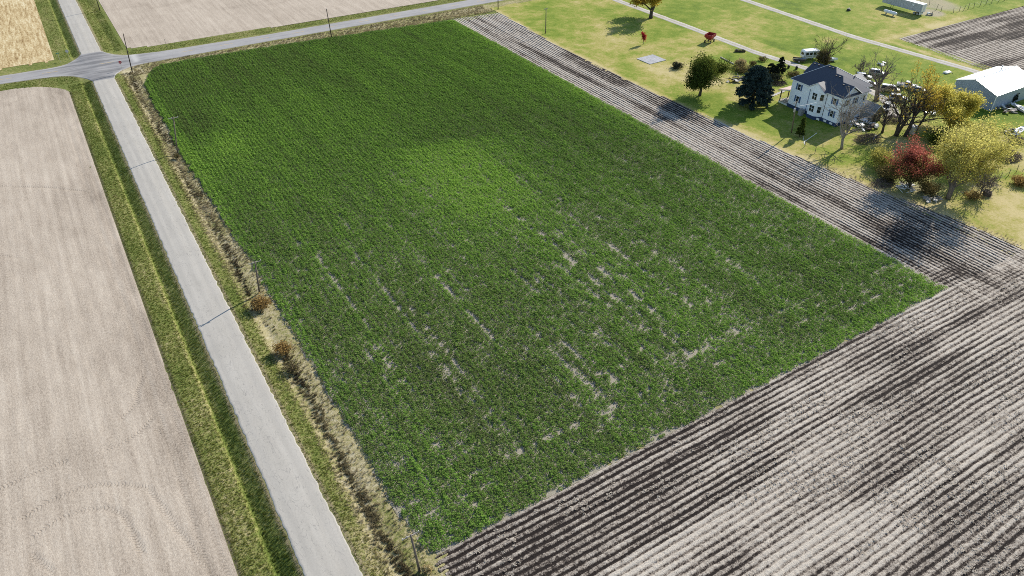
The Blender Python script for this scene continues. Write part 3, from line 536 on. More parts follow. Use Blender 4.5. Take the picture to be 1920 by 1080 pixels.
def leaf_mesh(name, C_, size, tint, r_, flat=.5):
    """one bent leaf spray (4-point face) per centre"""
    n = len(C_); a = r_.uniform(0, 6.283, n); e = r_.uniform(-.9, .9, n); L = size*r_.uniform(.6, 1.35, n); W = L*r_.uniform(.45, .75, n)
    u = np.stack([np.cos(a)*np.cos(e), np.sin(a)*np.cos(e), np.sin(e)], -1); q = r_.normal(size=(n, 3)); v = np.cross(u, q); v /= np.linalg.norm(v, axis=1)[:, None]+1e-9; w = np.cross(u, v)
    P = np.stack([C_-u*L[:, None], C_+v*W[:, None]+w*W[:, None]*.3, C_+u*L[:, None], C_-v*W[:, None]+w*W[:, None]*.3], 1).reshape(-1, 3)
    return np_mesh(name, P, np.arange(4*n).reshape(-1, 4), {'tint': np.repeat(np.clip(tint, 0, 1), 4)})
def tree(name, label, base, H, spread, leaf=None, nleaf=0, lsize=.22, seed=1, bark='bark_grey', group=None, cat='tree', scatter_r=.55, tf=None, crown='crown', trim=None, **k):
    r = random.Random(seed); nr = np.random.default_rng(seed); o = thing(name, label, cat, base, r.uniform(0, 0.01), group)
    br, tips = skeleton(r, H, spread, **k); link('trunk', wood_mesh('trunk', br), bark, o)
    if leaf:
        T = np.array([tuple(p) for p in tips]); zt = np.percentile(T[:, 2], [2, 98])
        cl = nr.random(len(T)); C_ = T[nr.integers(0, len(T), nleaf)]; ii = nr.integers(0, len(T), nleaf); C_ = T[ii]+nr.normal(size=(nleaf, 3))*scatter_r*np.array([1, 1, .8])
        if trim: C_ = C_[trim(C_)]; ii = ii[:len(C_)]
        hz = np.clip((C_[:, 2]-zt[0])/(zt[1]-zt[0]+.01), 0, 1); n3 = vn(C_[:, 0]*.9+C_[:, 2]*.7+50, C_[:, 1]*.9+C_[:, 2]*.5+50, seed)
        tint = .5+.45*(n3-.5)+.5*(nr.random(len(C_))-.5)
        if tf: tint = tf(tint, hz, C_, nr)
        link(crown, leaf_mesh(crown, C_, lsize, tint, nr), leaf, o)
    return o
def conifer(name, label, base, H, rad, leaf='leaf_spruce', n=9000, seed=3, shape=None, group=None, lsize=.20, cat='tree'):
    nr = np.random.default_rng(seed); o = thing(name, label, cat, base, 0, group); shape = shape or (lambda t_: (1-t_)**.7)
    MB().tube([(0, 0, -.1), (0, 0, H*.5), (0, 0, H*.97)], [rad*.06+.06, rad*.04+.04, .02], 7).build('trunk', 'bark_dark', o, smooth=True)
    b = MB(); r = random.Random(seed); tiers = []
    for i in range(int(H*16)):
        t_ = r.random()**.9*.97+.02; a = r.uniform(0, 6.283); R0 = rad*shape(t_)*r.uniform(.82, 1.05); z = .25+t_*(H-.3); tip = Vector((math.cos(a)*R0, math.sin(a)*R0, z-.10*R0)); tiers.append((Vector((0, 0, z+.15*R0)), tip))
        b.tube([(0, 0, z+.12*R0), tip*.5+Vector((0, 0, z*.5+.08*R0)), tip], [.035, .02, .008], 3, False)
    b.build('branches', 'bark_dark', o, recalc=False)
    A = np.array([tuple(p) for p, q in tiers]); B_ = np.array([tuple(q) for p, q in tiers]); ii = nr.integers(0, len(A), n); u = 1-nr.random(n)**1.9*.75
    C_ = A[ii]+(B_[ii]-A[ii])*u[:, None]+nr.normal(size=(n, 3))*np.array([.22, .22, .12])*(.5+.12*rad); C_[:, 2] = np.maximum(C_[:, 2], .08)
    tint = .45+.5*(vn(ii*1.7, ii*.0, seed)-.5)+.5*(nr.random(n)-.5)
    link('crown', leaf_mesh('crown', C_, lsize, tint, nr), leaf, o); return o
def shrub(name, label, base, rx, hz_, leaf, n=1500, seed=5, group=None, lsize=.14, stems=14, bark='brush_stick', cat='shrub', tuftup=.0):
    r = random.Random(seed); nr = np.random.default_rng(seed); o = thing(name, label, cat, base, 0, group); b = MB(); tips = []
    for i in range(stems):
        a = r.uniform(0, 6.283); rr = rx*math.sqrt(r.random()); tip = Vector((math.cos(a)*rr, math.sin(a)*rr, hz_*r.uniform(.55, 1)*(1-.4*(rr/rx)**2))); f = Vector((tip.x*.25, tip.y*.25, 0))
        P = [f, f.lerp(tip, .5)+Vector((r.uniform(-.1, .1), r.uniform(-.1, .1), .08)), tip]; b.tube(P, [.03, .02, .006], 3, False); tips += [P[1], tip, P[1].lerp(tip, .5)]
        for q in range(3): e = P[1].lerp(tip, r.random())+Vector((r.uniform(-1, 1), r.uniform(-1, 1), r.uniform(0, 1)))*rx*.3; b.tube([P[1], e], [.012, .004], 3, False); tips.append(e)
    b.build('branches', bark, o, recalc=False)
    if leaf:
        T = np.array([tuple(p) for p in tips]); C_ = T[nr.integers(0, len(T), n)]+nr.normal(size=(n, 3))*np.array([rx, rx, hz_])*.15; C_[:, 2] = np.abs(C_[:, 2])+.03
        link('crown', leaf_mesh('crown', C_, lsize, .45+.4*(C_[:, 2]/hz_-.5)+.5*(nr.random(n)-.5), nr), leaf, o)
    return o
def gp(px, py, z=.05): p = at(px, py, z); return (p.x, p.y, z)

tree('ash_tree', 'large golden tree beside the gravel drive near the road', gp(1220, 34), 14.5, 1.0, 'leaf_gold', 9000, .30, 21, 'bark_dark', stems=1, mains=6, trunk_frac=.26, r0=0.650, levels=3, scatter_r=.7)
tree('red_maple_sapling', 'tiny scarlet sapling alone on the lawn', gp(1206.5, 83), 4.2, .42, 'leaf_scarlet', 900, .15, 22, 'bark_grey', mains=6, trunk_frac=.28, r0=0.065, levels=2, scatter_r=.22, up=.2)
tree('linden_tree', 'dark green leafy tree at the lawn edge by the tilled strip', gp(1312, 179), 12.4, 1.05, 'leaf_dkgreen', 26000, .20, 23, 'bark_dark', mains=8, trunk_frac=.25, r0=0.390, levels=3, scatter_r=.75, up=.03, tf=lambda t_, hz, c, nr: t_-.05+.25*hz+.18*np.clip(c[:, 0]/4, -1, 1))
conifer('spruce_tree', 'broad dark blue spruce in front of the farmhouse', gp(1410, 197), 10.8, 4.9, 'leaf_spruce', 42000, 24, lambda t_: .9*(.88+.12*t_/.2 if t_ < .2 else math.sqrt(max(0, 1-((t_-.2)/.8)**2)))+.05, lsize=.22)
conifer('juniper', 'dark pointed juniper beside the gravel drive', gp(1461, 138), 5.0, 1.9, 'leaf_juniper', 3500, 25, lambda t_: (1-t_)**.6, cat='conifer', lsize=.18)
conifer('juniper', 'low dark spreading juniper left of the pointed one', gp(1444, 140), 3.3, 2.3, 'leaf_juniper', 3000, 26, lambda t_: (1-t_**2)**.6, cat='conifer', lsize=.18)
conifer('cedar', 'slim small conifer between utility pole and farmhouse', gp(1499, 256), 5.2, 1.15, 'leaf_dkgreen', 2600, 27, lambda t_: (1-t_)**.55, cat='conifer', lsize=.16)
tree('bare_tree', 'bare forked tree beside the camper behind the farmhouse', gp(1548, 121), 9.2, 1.1, None, seed=28, bark='bark_dark', mains=6, trunk_frac=.16, r0=0.286, levels=4, gnarl=.2, up=.05, split=(3, 4), ratio=.68)
shrub('vine_shrub', 'olive brown vine mound round the forked bare tree', gp(1541, 124), 2.2, 4.8, 'leaf_brownish', 4500, 29, lsize=.17, stems=24)
tree('bare_tree', 'tall bare tree with thick upright trunk east of the farmhouse', gp(1643, 189), 14.5, .85, None, seed=30, bark='bark_grey', mains=6, lean=(-.1, .07), trunk_frac=.36, r0=0.650, levels=4, gnarl=.2, up=.05, split=(3, 4), ratio=.68)
tree('bare_tree', 'small bare tree standing behind the parked cars', gp(1613, 141), 6.2, .9, None, seed=31, bark='bark_grey', mains=6, trunk_frac=.14, r0=0.169, levels=4, gnarl=.2, up=.05, split=(3, 4), ratio=.68)
tree('bare_tree', 'slender pale trunked bare tree in front of the farmhouse corner', gp(1578, 279), 15.5, 1.05, None, seed=32, bark='bark_pale', mains=7, lean=(-.12, .08), trunk_frac=.30, r0=0.338, levels=4, gnarl=.2, up=.05, split=(3, 4), ratio=.68)
tree('bare_tree', 'thin bare tree between the white bin and the house', gp(1654, 249), 10.5, .8, None, seed=33, bark='bark_dark', mains=5, trunk_frac=.35, r0=0.286, levels=4, lean=(-.1, .05), gnarl=.2, up=.05, split=(3, 4), ratio=.68)
tree('bare_tree', 'wide dark many limbed bare tree behind the red tree', gp(1680, 254), 16, 1.0, 'leaf_gold', 500, .2, 34, 'bark_dark', mains=5, stems=2, trunk_frac=.32, r0=0.442, levels=4, gnarl=.2, up=.05, split=(3, 4), ratio=.68)
tree('honey_locust', 'dark limbed tree with sparse golden leaves over the cars', gp(1697, 256), 17.5, 1.0, 'leaf_gold', 5200, .20, 35, 'bark_dark', mains=6, stems=1, trunk_frac=.30, r0=0.468, levels=3, lean=(.42, .05), scatter_r=.5, trim=lambda c: (c[:, 0] > 5.5) | (c[:, 2] > 14.5))
tree('honey_locust', 'leaning thin tree with sparse golden leaves near the red truck', gp(1716, 248), 12.5, .9, 'leaf_gold', 3000, .20, 36, 'bark_dark', mains=5, stems=1, trunk_frac=.36, r0=0.260, levels=3, lean=(.5, .0), scatter_r=.5, trim=lambda c: c[:, 2] > 5.5)
tree('maple_tree', 'dense bright yellow tree beside the metal shed', gp(1776, 242), 11.2, 1.1, 'leaf_yellow', 26000, .21, 37, 'bark_dark', mains=8, trunk_frac=.22, r0=0.390, levels=3, scatter_r=.75, lean=(.25, -.05))
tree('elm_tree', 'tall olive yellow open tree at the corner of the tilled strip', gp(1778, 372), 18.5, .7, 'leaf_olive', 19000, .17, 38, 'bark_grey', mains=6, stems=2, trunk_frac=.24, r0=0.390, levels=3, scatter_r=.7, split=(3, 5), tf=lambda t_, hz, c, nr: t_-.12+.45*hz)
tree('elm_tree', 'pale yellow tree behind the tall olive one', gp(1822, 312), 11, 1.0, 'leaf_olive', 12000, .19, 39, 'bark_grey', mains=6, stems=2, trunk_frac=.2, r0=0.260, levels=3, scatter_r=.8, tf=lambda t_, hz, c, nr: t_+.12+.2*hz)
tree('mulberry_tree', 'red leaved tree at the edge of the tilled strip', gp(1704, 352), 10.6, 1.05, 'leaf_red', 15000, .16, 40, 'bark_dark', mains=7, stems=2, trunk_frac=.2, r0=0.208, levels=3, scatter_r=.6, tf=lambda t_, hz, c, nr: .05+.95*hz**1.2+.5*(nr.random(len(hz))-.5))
shrub('olive_shrub', 'olive green shrub left of the red leaved tree', gp(1645, 310), 2.8, 4.0, 'leaf_olive', 3600, 41, lsize=.16, stems=26)
shrub('olive_shrub', 'dull brown green thicket under the red leaved tree', gp(1665, 335), 3.0, 2.4, 'leaf_brownish', 3000, 42, lsize=.16, stems=26)
shrub('olive_shrub', 'brownish thicket between the red and olive trees', gp(1740, 362), 2.4, 2.2, 'leaf_brownish', 2200, 43, lsize=.15, stems=22)
shrub('olive_shrub', 'green bushy shrub behind the tall olive tree', gp(1762, 268), 3.4, 3.6, 'leaf_dkgreen', 3600, 44, lsize=.2, stems=22)
shrub('olive_shrub', 'tan leaved scrub right of the tall olive tree', gp(1822, 372), 1.8, 1.5, 'leaf_orange', 1300, 45, lsize=.12, stems=18)
tree('bare_tree', 'small bare twiggy tree at the fence by the dry lawn', gp(1838, 364), 7.4, .95, None, seed=46, bark='bark_grey', mains=5, stems=2, trunk_frac=.2, r0=0.143, levels=4, gnarl=.2, up=.05, split=(3, 4), ratio=.68)
shrub('ornamental_grass', 'tan ornamental grass clump in the garden bed', gp(1387, 124), 1.6, 2.2, 'straw', 1500, 47, lsize=.16, stems=40, cat='grass clump')
shrub('garden_shrub', 'grey brown dead garden plants beside the tan grass clump', gp(1392, 134), 3.2, 1.2, 'leaf_brownish', 2200, 48, lsize=.15, stems=30)
shrub('garden_shrub', 'pale grey shrub right of the tan grass clump', gp(1410, 124), 1.3, 1.4, 'leaf_brownish', 700, 49, lsize=.13, stems=18)
shrub('garden_shrub', 'dark twiggy shrub beside the gravel drive', gp(1430, 114), 1.5, 1.1, 'leaf_brownish', 600, 50, lsize=.13, stems=22)
shrub('garden_shrub', 'low brown shrub beside the farmhouse porch', gp(1486, 142), 2.1, 1.0, 'leaf_brownish', 1100, 51, lsize=.14, stems=22)
shrub('garden_shrub', 'grey green low shrub near the concrete pad', gp(1270, 128), 2.4, 1.1, 'leaf_juniper', 1400, 52, lsize=.15, stems=22)
shrub('garden_shrub', 'dark ragged bush under the low juniper', gp(1450, 153), 3.0, 1.6, 'leaf_juniper', 1800, 53, lsize=.17, stems=26)
shrub('climbing_shrub', 'dark bush against the metal shed wall', gp(1896, 193), .9, 3.0, 'leaf_juniper', 1100, 54, lsize=.2, stems=14)
shrub('ornamental_grass', 'tan grass clump at the edge of the dry lawn', gp(1912, 347), 2.0, 1.7, 'leaf_orange', 1700, 55, lsize=.14, stems=40, cat='grass clump')
shrub('roadside_bush', 'orange brown bush at the foot of a roadside pole', gp(490, 577), 1.7, 2.1, 'leaf_orange', 1500, 56, lsize=.12, stems=60)
shrub('roadside_bush', 'larger orange bush with bare soil beside it in the ditch', gp(531, 662), 1.5, 1.8, 'leaf_orange', 1300, 57, lsize=.12, stems=55)
shrub('roadside_bush', 'grey brown dead bush in the ditch below the orange bush', gp(549, 692), 1.5, 1.1, 'leaf_brownish', 600, 58, lsize=.1, stems=60)
shrub('roadside_bush', 'small brown bush at the base of the second roadside pole', gp(333, 296), .8, 1.0, 'leaf_brownish', 500, 59, lsize=.1, stems=20)
shrub('straw_clump', 'pale straw clump beside the nearest roadside pole', gp(800, 1072), .6, 1.1, 'straw', 700, 60, lsize=.12, stems=50, cat='grass clump')
def brush_pile(label, base, rx, ry, hz_, n, seed, m='brush_stick'):
    r = random.Random(seed); b = MB(); o = thing('brush_pile', label, 'brush pile', base)
    for i in range(n):
        a = r.uniform(0, 6.283); q = math.sqrt(r.random()); c = Vector((math.cos(a)*q*rx, math.sin(a)*q*ry, hz_*(1-q*q)*r.uniform(.2, 1)+.05)); d = Vector((r.uniform(-1, 1), r.uniform(-1, 1), r.uniform(-.35, .45))).normalized()*r.uniform(.4, 1.1)
        b.tube([c-d, c+Vector((0, 0, r.uniform(-.08, .12))), c+d], [r.uniform(.02, .05), .025, .01], 3, False)
    b.build('branches', m, o, recalc=False); return o
brush_pile('big dark brush pile of cut branches on the right lawn edge', gp(1892, 297), 3.6, 2.2, 1.9, 520, 71)
brush_pile('smaller brush pile behind the big dark one', gp(1908, 266), 2.8, 1.8, 1.3, 320, 72)
brush_pile('heap of dead branches under the bare trees beside the house', gp(1627, 262), 4.2, 2.6, 1.3, 420, 73)
brush_pile('tangle of branches on the grass between bare trees and shed', gp(1672, 226), 3.4, 2.2, 1.4, 300, 74)
brush_pile('low heap of sticks under the red leaved tree', gp(1655, 345), 3.5, 2.0, .8, 260, 75)
brush_pile('heap of sticks beside the dark garden shrubs', gp(1462, 158), 2.4, 1.4, .9, 180, 76)
# ------------------------------------------------------------------ farmhouse
HO = Vector((165.1, 108.0, 0)); house = thing('farmhouse', 'two storey white farmhouse with dark hipped roof and blue shutters', 'house', HO)
hb = lambda b, name, m, parent=None, **k: b.build(name, m, parent or house, HO, **k)
E_ = 7.85; sp_ = .77
hb(MB().span((165.24, 110.14, -.1), (178.66, 124.06, 1.0)).span((165.24, 107.94, -.1), (175.46, 110.14, 1.0)).prism([(165.24, 116.9), (164.0, 116.4), (164.0, 114.15), (165.24, 112.75)], -.1, 1.0, 'z'), 'foundation', 'foundation_blue')
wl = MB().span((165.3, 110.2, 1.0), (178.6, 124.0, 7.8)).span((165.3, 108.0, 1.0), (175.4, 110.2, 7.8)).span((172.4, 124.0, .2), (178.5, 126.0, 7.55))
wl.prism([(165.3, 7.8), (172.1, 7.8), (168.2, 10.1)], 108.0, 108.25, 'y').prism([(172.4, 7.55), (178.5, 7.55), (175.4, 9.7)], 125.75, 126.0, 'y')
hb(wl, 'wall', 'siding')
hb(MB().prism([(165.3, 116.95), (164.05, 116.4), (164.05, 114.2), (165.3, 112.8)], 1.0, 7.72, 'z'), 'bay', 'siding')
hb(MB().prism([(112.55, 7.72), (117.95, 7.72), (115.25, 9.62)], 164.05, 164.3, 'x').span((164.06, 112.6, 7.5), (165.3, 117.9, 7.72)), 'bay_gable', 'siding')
def zW(x): return E_+sp_*(x-164.9)
W0, AN, AS = (164.9, 124.5, E_), (170.8, 118.0, zW(170.8)), (170.8, 115.9, zW(170.8)); BN, BS = (169.5, 114.5, zW(169.5)), (169.5, 112.4, zW(169.5)); CN, CS = (168.2, 111.2, zW(168.2)), (168.2, 107.55, zW(168.2)); SW = (164.9, 107.55, E_)
NE, SE = (179.1, 124.5, E_), (179.1, 109.6, E_); BSE, BNE = (175.9, 107.5, E_), (175.9, 114.5, E_)
rf = MB()
def rp(*p): rf.add(p, [tuple(range(len(p)))])
rp(W0, SW, CS, CN, BS, BN, AS, AN); rp(W0, AN, NE); rp(AN, AS, SE, NE); rp(AS, (164.95, 109.65, E_-.01), SE)
rp(BN, BS, BSE, BNE); rp(BS, (164.95, 107.62, E_-.02), BSE); rp(CN, CS, (172.3, 107.55, E_), (172.3, 111.4, E_))
rp((171.9, 126.2, 7.55), (171.9, 121.5, 7.55), (175.4, 121.5, 10.0), (175.4, 126.2, 10.0)); rp((178.9, 126.2, 7.55), (175.4, 126.2, 10.0), (175.4, 121.5, 10.0), (178.9, 121.5, 7.55))
roof = hb(rf, 'roof', 'shingle', recalc=False); md = roof.modifiers.new('thick', 'SOLIDIFY'); md.thickness = .14; md.offset = 0
rb = MB(); zr = 9.75
rb.add([(163.8, 115.25, zr), (167.35, 115.25, zr), (164.9, 118.1, 7.9), (163.8, 118.1, 7.78)], [(0, 1, 2, 3)]).add([(163.8, 115.25, zr), (163.8, 112.4, 7.78), (164.9, 112.4, 7.9), (167.35, 115.25, zr)], [(0, 1, 2, 3)])
o = hb(rb, 'bay_roof', 'shingle', recalc=False); md = o.modifiers.new('thick', 'SOLIDIFY'); md.thickness = .12; md.offset = 1
fa = MB(); fa.span((164.82, 107.5, 7.68), (164.9, 124.5, 7.86)).span((164.9, 107.42, 7.6), (175.9, 107.5, 7.78)).span((175.9, 109.5, 7.66), (179.1, 109.58, 7.82)).tube([(164.86, 124.52, 7.9), (170.8, 118.0, zW(170.8)+.1)], .06, 4).tube([(170.8, 115.9, zW(170.8)+.09), (179.1, 109.6, 7.93)], .06, 4).tube([(168.2, 107.48, zW(168.2)+.02), (164.9, 107.48, 7.85)], .08, 4).tube([(168.2, 107.48, zW(168.2)+.02), (172.3, 107.48, 7.85)], .08, 4)
fa.tube([(163.76, 115.25, zr), (163.76, 112.4, 7.8)], .07, 4).tube([(163.76, 115.25, zr), (163.76, 118.1, 7.8)], .07, 4)
hb(fa, 'gutter', 'trim_white')
for x, y in ((170.3, 117.5), (170.3, 116.3), (169.0, 114.0), (169.0, 112.9), (167.7, 110.4), (167.7, 108.9)): hb(MB().box((x, y, zW(x)+.12), (.42, .42, .22)), 'roof_vent', 'dark_steel', roof)
for y in (125.4, 124.0): hb(MB().box((174.8, y, 9.75), (.42, .42, .25)), 'roof_vent', 'dark_steel', roof)
hb(MB().tube([(175.0, 112.6, 9.2), (175.0, 112.6, 10.3)], .1, 8).tube([(175.0, 112.6, 10.25), (175.0, 112.6, 10.45)], .16, 8), 'vent_pipe', 'dark_steel', roof)
def window(c, nrm, w, hgt, shut=True, dbl=False):
    n = Vector((*nrm, 0)).normalized(); u = Vector((-n.y, n.x, 0)); c = Vector(c); rz = math.atan2(u.y, u.x)
    def bx(b, du, dz, dn, su, sz, sn): return b.box(c+u*du+Vector((0, 0, dz))+n*dn, (su, sn, sz), rz)
    b = MB(); t_ = .09
    for s in (-1, 1): bx(b, s*(w/2), 0, .05, t_, hgt+t_, .1); bx(b, 0, s*hgt/2, .05, w+t_*2, t_, .12)
    bx(b, 0, 0, .05, w, .07, .07)
    if dbl: bx(b, 0, 0, .05, .12, hgt, .09)
    f = hb(b, 'window', 'trim_white')
    k = 2 if dbl else 1
    for i in range(k):
        for s in (-1, 1): hb(bx(MB(), (i-.5)*w/2 if dbl else 0, s*hgt/4, .025, w/k-.04, hgt/2-.04, .03), 'pane', 'glass', f)
    if shut:
        for s in (-1, 1): hb(bx(MB(), s*(w/2+.30), 0, .03, .42, hgt+.1, .06), 'shutter', 'shutter_blue', f)
for y, z in ((121.5, 6.3), (121.2, 3.1), (110.0, 6.3), (109.95, 3.0)): window((165.3, y, z), (-1, 0), .95, 1.6)
for z in (6.15, 2.85): window((164.05, 115.3, z), (-1, 0), 1.45, 1.75, False, True); window((164.67, 113.5, z+.05), (-.745, -.665), .95, 1.7, False)
for x in (167.7, 170.9): window((x, 108.0, 6.1), (0, -1), .95, 1.55)
window((167.5, 108.0, 2.9), (0, -1), .9, 1.4); window((174.2, 108.0, 6.1), (0, -1), .8, 1.4, False)
dr = hb(MB().box((169.9, 107.97, 2.1), (1.0, .08, 2.1)), 'door', 'dark_steel'); hb(MB().box((169.6, 107.9, 2.0), (.06, .08, .06)), 'handle', 'steel', dr)
for y in (117.9, 112.5): hb(MB().tube([(165.22, y, .9), (165.22, y, 4.6), (165.22, y, 7.6)], .06, 6), 'downspout', 'shutter_blue' if y > 115 else 'dark_steel')
hb(MB().tube([(175.3, 107.9, .9), (175.3, 107.9, 7.6)], .06, 6), 'downspout', 'trim_white')
for y in (118.4, 113.0, 111.3, 109.4): hb(MB().box((165.2 if y < 113 or y > 117 else 164.5, y, .55), (.1, .85, .5)), 'basement_window', 'trim_white')
hb(MB().box((163.6, 117.9, .85), (1.1, 1.0, 1.7)).box((163.6, 117.9, 1.75), (1.2, 1.1, .08)), 'cellar_entry', 'grey_shingle')
hb(MB().span((165.5, 124.06, .55), (172.2, 127.3, .75)), 'porch_floor', 'grey_wood'); hb(MB().span((165.45, 124.1, 0), (165.52, 127.3, .55)).span((165.5, 127.24, 0), (172.2, 127.31, .55)), 'porch_skirt', 'trim_white')
o = hb(MB().add([(165.0, 124.0, 4.75), (172.3, 124.0, 4.75), (172.3, 127.7, 3.65), (165.0, 127.7, 3.65)], [(0, 1, 2, 3)]), 'porch_roof', 'porch_roof', recalc=False); md = o.modifiers.new('thick', 'SOLIDIFY'); md.thickness = .16; md.offset = 0
hb(MB().span((165.0, 127.62, 3.4), (172.3, 127.75, 3.58)).tube([(165.02, 124.0, 4.6), (165.02, 127.7, 3.5)], .09, 4), 'porch_beam', 'trim_white')
for x, y in ((165.7, 127.1), (168.9, 127.1), (172.0, 127.1)): hb(MB().box((x, y, 2.1), (.22, .22, 2.75)), 'porch_post', 'wood_dark')
for k in range(4): hb(MB().box((165.6, 124.5+k*.8, 1.1), (.06, .06, .75)), 'porch_baluster', 'trim_white')
hb(MB().box((165.6, 125.7, 1.5), (.08, 3.1, .07)), 'porch_rail', 'trim_white')
# small outbuildings by the house
def gable_building(name, label, x0, x1, y0, y1, ez, rz_, wall, roof_m, axis='x', over=.35, cat='shed'):
    o = thing(name, label, cat, ((x0+x1)/2, (y0+y1)/2, 0)); O = o.location.copy(); b = MB().span((x0, y0, 0), (x1, y1, ez))
    if axis == 'x':
        m = (y0+y1)/2; b.prism([(y0, ez), (y1, ez), (m, rz_)], x0, x1, 'x'); s = (rz_-ez)/(m-y0); e = ez-s*over
        R1 = [(x0-over, y0-over, e), (x1+over, y0-over, e), (x1+over, m, rz_+.05), (x0-over, m, rz_+.05)]; R2 = [(x0-over, m, rz_+.05), (x1+over, m, rz_+.05), (x1+over, y1+over, e), (x0-over, y1+over, e)]
    else:
        m = (x0+x1)/2; b.prism([(x0, ez), (x1, ez), (m, rz_)], y0, y1, 'y'); s = (rz_-ez)/(m-x0); e = ez-s*over
        R1 = [(x0-over, y0-over, e), (m, y0-over, rz_+.05), (m, y1+over, rz_+.05), (x0-over, y1+over, e)]; R2 = [(x1+over, y0-over, e), (x1+over, y1+over, e), (m, y1+over, rz_+.05), (m, y0-over, rz_+.05)]
    b.build('wall', wall, o, O)
    for q in (R1, R2):
        q = [(a, c, d+.04) for a, c, d in q]; r = MB().add(q, [(0, 1, 2, 3)]).build('roof', roof_m, o, O, recalc=False); md = r.modifiers.new('thick', 'SOLIDIFY'); md.thickness = .1; md.offset = 1 if r.data.polygons[0].normal.z < 0 else -1
    return o
gs = gable_building('garden_shed', 'small grey gabled shed beside the farmhouse back corner', 174.6, 179.0, 104.6, 108.6, 2.9, 4.7, 'grey_shingle', 'grey_shingle', 'y'); o_ = gs.location
MB().box((176.1, 104.55, 1.05), (.95, .08, 2.1)).build('door', 'dark_steel', gs, o_); MB().box((178.0, 104.55, 1.5), (.7, .08, .8)).build('window', 'glass', gs, o_); MB().tube([(174.4, 104.2, 2.75), (176.8, 104.2, 4.72), (179.2, 104.2, 2.75)], .09, 4).build('bargeboard', 'trim_white', gs, o_)
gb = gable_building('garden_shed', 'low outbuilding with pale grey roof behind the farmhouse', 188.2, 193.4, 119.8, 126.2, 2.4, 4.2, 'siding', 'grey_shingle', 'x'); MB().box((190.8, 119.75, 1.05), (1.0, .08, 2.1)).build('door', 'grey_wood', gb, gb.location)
# metal machine shed
SO = Vector((209.6, 92.6, 0)); ms = thing('machine_shed', 'large metal machine shed with bright silver roof and blue grey walls', 'shed', SO)
x0, x1, y0, y1, ym, ez, rz_ = 209.6, 229.2, 92.6, 106.1, 99.35, 4.45, 6.75
y1 = 104.3; en = 5.15
MB().prism([(y0, 0), (y1, 0), (y1, en), (ym, rz_), (y0, ez)], x0, x1, 'x').build('wall', 'shed_wall', ms, SO)
s = (rz_-ez)/(ym-y0); ov = .25
for ya, yb, za, zb in ((y0-ov, ym, ez-s*ov, rz_), (ym, y1+ov, rz_, en-.08)):
    r = MB().add([(x0-.2, ya, za+.06), (x1+.2, ya, za+.06), (x1+.2, yb, zb+.06), (x0-.2, yb, zb+.06)], [(0, 1, 2, 3)]).build('roof', 'shed_roof', ms, SO, recalc=False); md = r.modifiers.new('thick', 'SOLIDIFY'); md.thickness = .06; md.offset = -1
MB().tube([(x0-.2, ym, rz_+.09), (x1+.2, ym, rz_+.09)], .1, 6).build('ridge_cap', 'galv', ms, SO)
for q in (((x0-.1, y0-.1, 0), (x0+.06, y0+.06, ez)), ((x0-.04, y1-.06, 0), (x0+.06, y1+.06, ez)), ((x1-.06, y0-.05, 0), (x1+.06, y0+.06, ez))): MB().span(*q).build('corner_trim', 'trim_white', ms, SO)
MB().span((x0-.06, 96.2, 0), (x0-.01, 102.0, 3.9)).build('sliding_door', 'shed_wall', ms, SO)
MB().tube([(223.6, 100.4, 6.2), (223.6, 100.4, 7.5)], .13, 8).tube([(223.6, 100.4, 7.5), (223.6, 100.4, 7.75)], [.3, .1], 8).build('roof_vent', 'galv', ms, SO)

# ------------------------------------------------------------------ utility poles
def pole(label, base, top_px, hgt, arm=None, lean_to=True, name='utility_pole', dark=False, transformer=False, arm_az=0.0):
    B = Vector(base); T = at(*top_px, z=hgt) if top_px else Vector((B.x, B.y, hgt)); o = thing(name, label, 'utility pole', B, 0, 'wooden utility poles')
    L = T-B; m = 'bark_dark' if dark else 'pole_wood'
    MB().tube([Vector((0, 0, -.4)), L*.5, L], [.17, .145, .115], 10).build('post', m, o, smooth=True)
    if arm:
        u = Vector((math.cos(arm_az), math.sin(arm_az), 0)); c = L*((hgt-.35)/hgt); n = Vector((-u.y, u.x, 0))
        MB().box(c+n*.14, (arm, .10, .13), arm_az).build('crossarm', 'grey_wood', o)
        for s in (-.92, -.4, .92): MB().tube([c+n*.14+u*s*arm/2+Vector((0, 0, .05)), c+n*.14+u*s*arm/2+Vector((0, 0, .17)), c+n*.14+u*s*arm/2+Vector((0, 0, .25))], [.03, .07, .05], 8).build('insulator', 'ceramic', o)
        MB().tube([c+n*.14+u*arm*.3, c-Vector((0, 0, .6))], .02, 4).tube([c+n*.14-u*arm*.3, c-Vector((0, 0, .6))], .02, 4).build('brace', 'dark_steel', o)
    else: MB().tube([L, L+Vector((0, 0, .12)), L+Vector((0, 0, .22))], [.03, .07, .05], 8).build('insulator', 'ceramic', o)
    if transformer: MB().tube([L*.74+Vector((-.35, -.1, -.45)), L*.74+Vector((-.35, -.1, .4)), L*.74+Vector((-.35, -.1, .5))], [.26, .26, .16], 10).build('transformer', 'steel', o, smooth=False)
    return o
def pb(px, py, z=0.0): p = at(px, py, z); return (p.x, p.y, z)
pole('nearest roadside pole with crossarm by the crop corner', (17.3, 49.2, 0), (770, 1003), 7.6, 2.2)
pole('roadside pole with crossarm above the orange brown bush', (17.1, 115.2, 0), (478, 490), 7.6, 2.2)
pole('roadside pole with crossarm by the small brown bush', (16.5, 182.1, 0), (325, 219), 9.0, 2.2)
pole('tall pole with no crossarm at the crossroads corner', (16.6, 246.8, 0), (231, 63), 11.0, dark=True)
pole('roadside pole beyond the crossroads at the picture top', (17.4, 322, 0), None, 10.5, 2.2, dark=True)
pole('pole beside the cross road along the crop edge', (79.8, 245.9, 0), (612, 17), 9.6, dark=True)
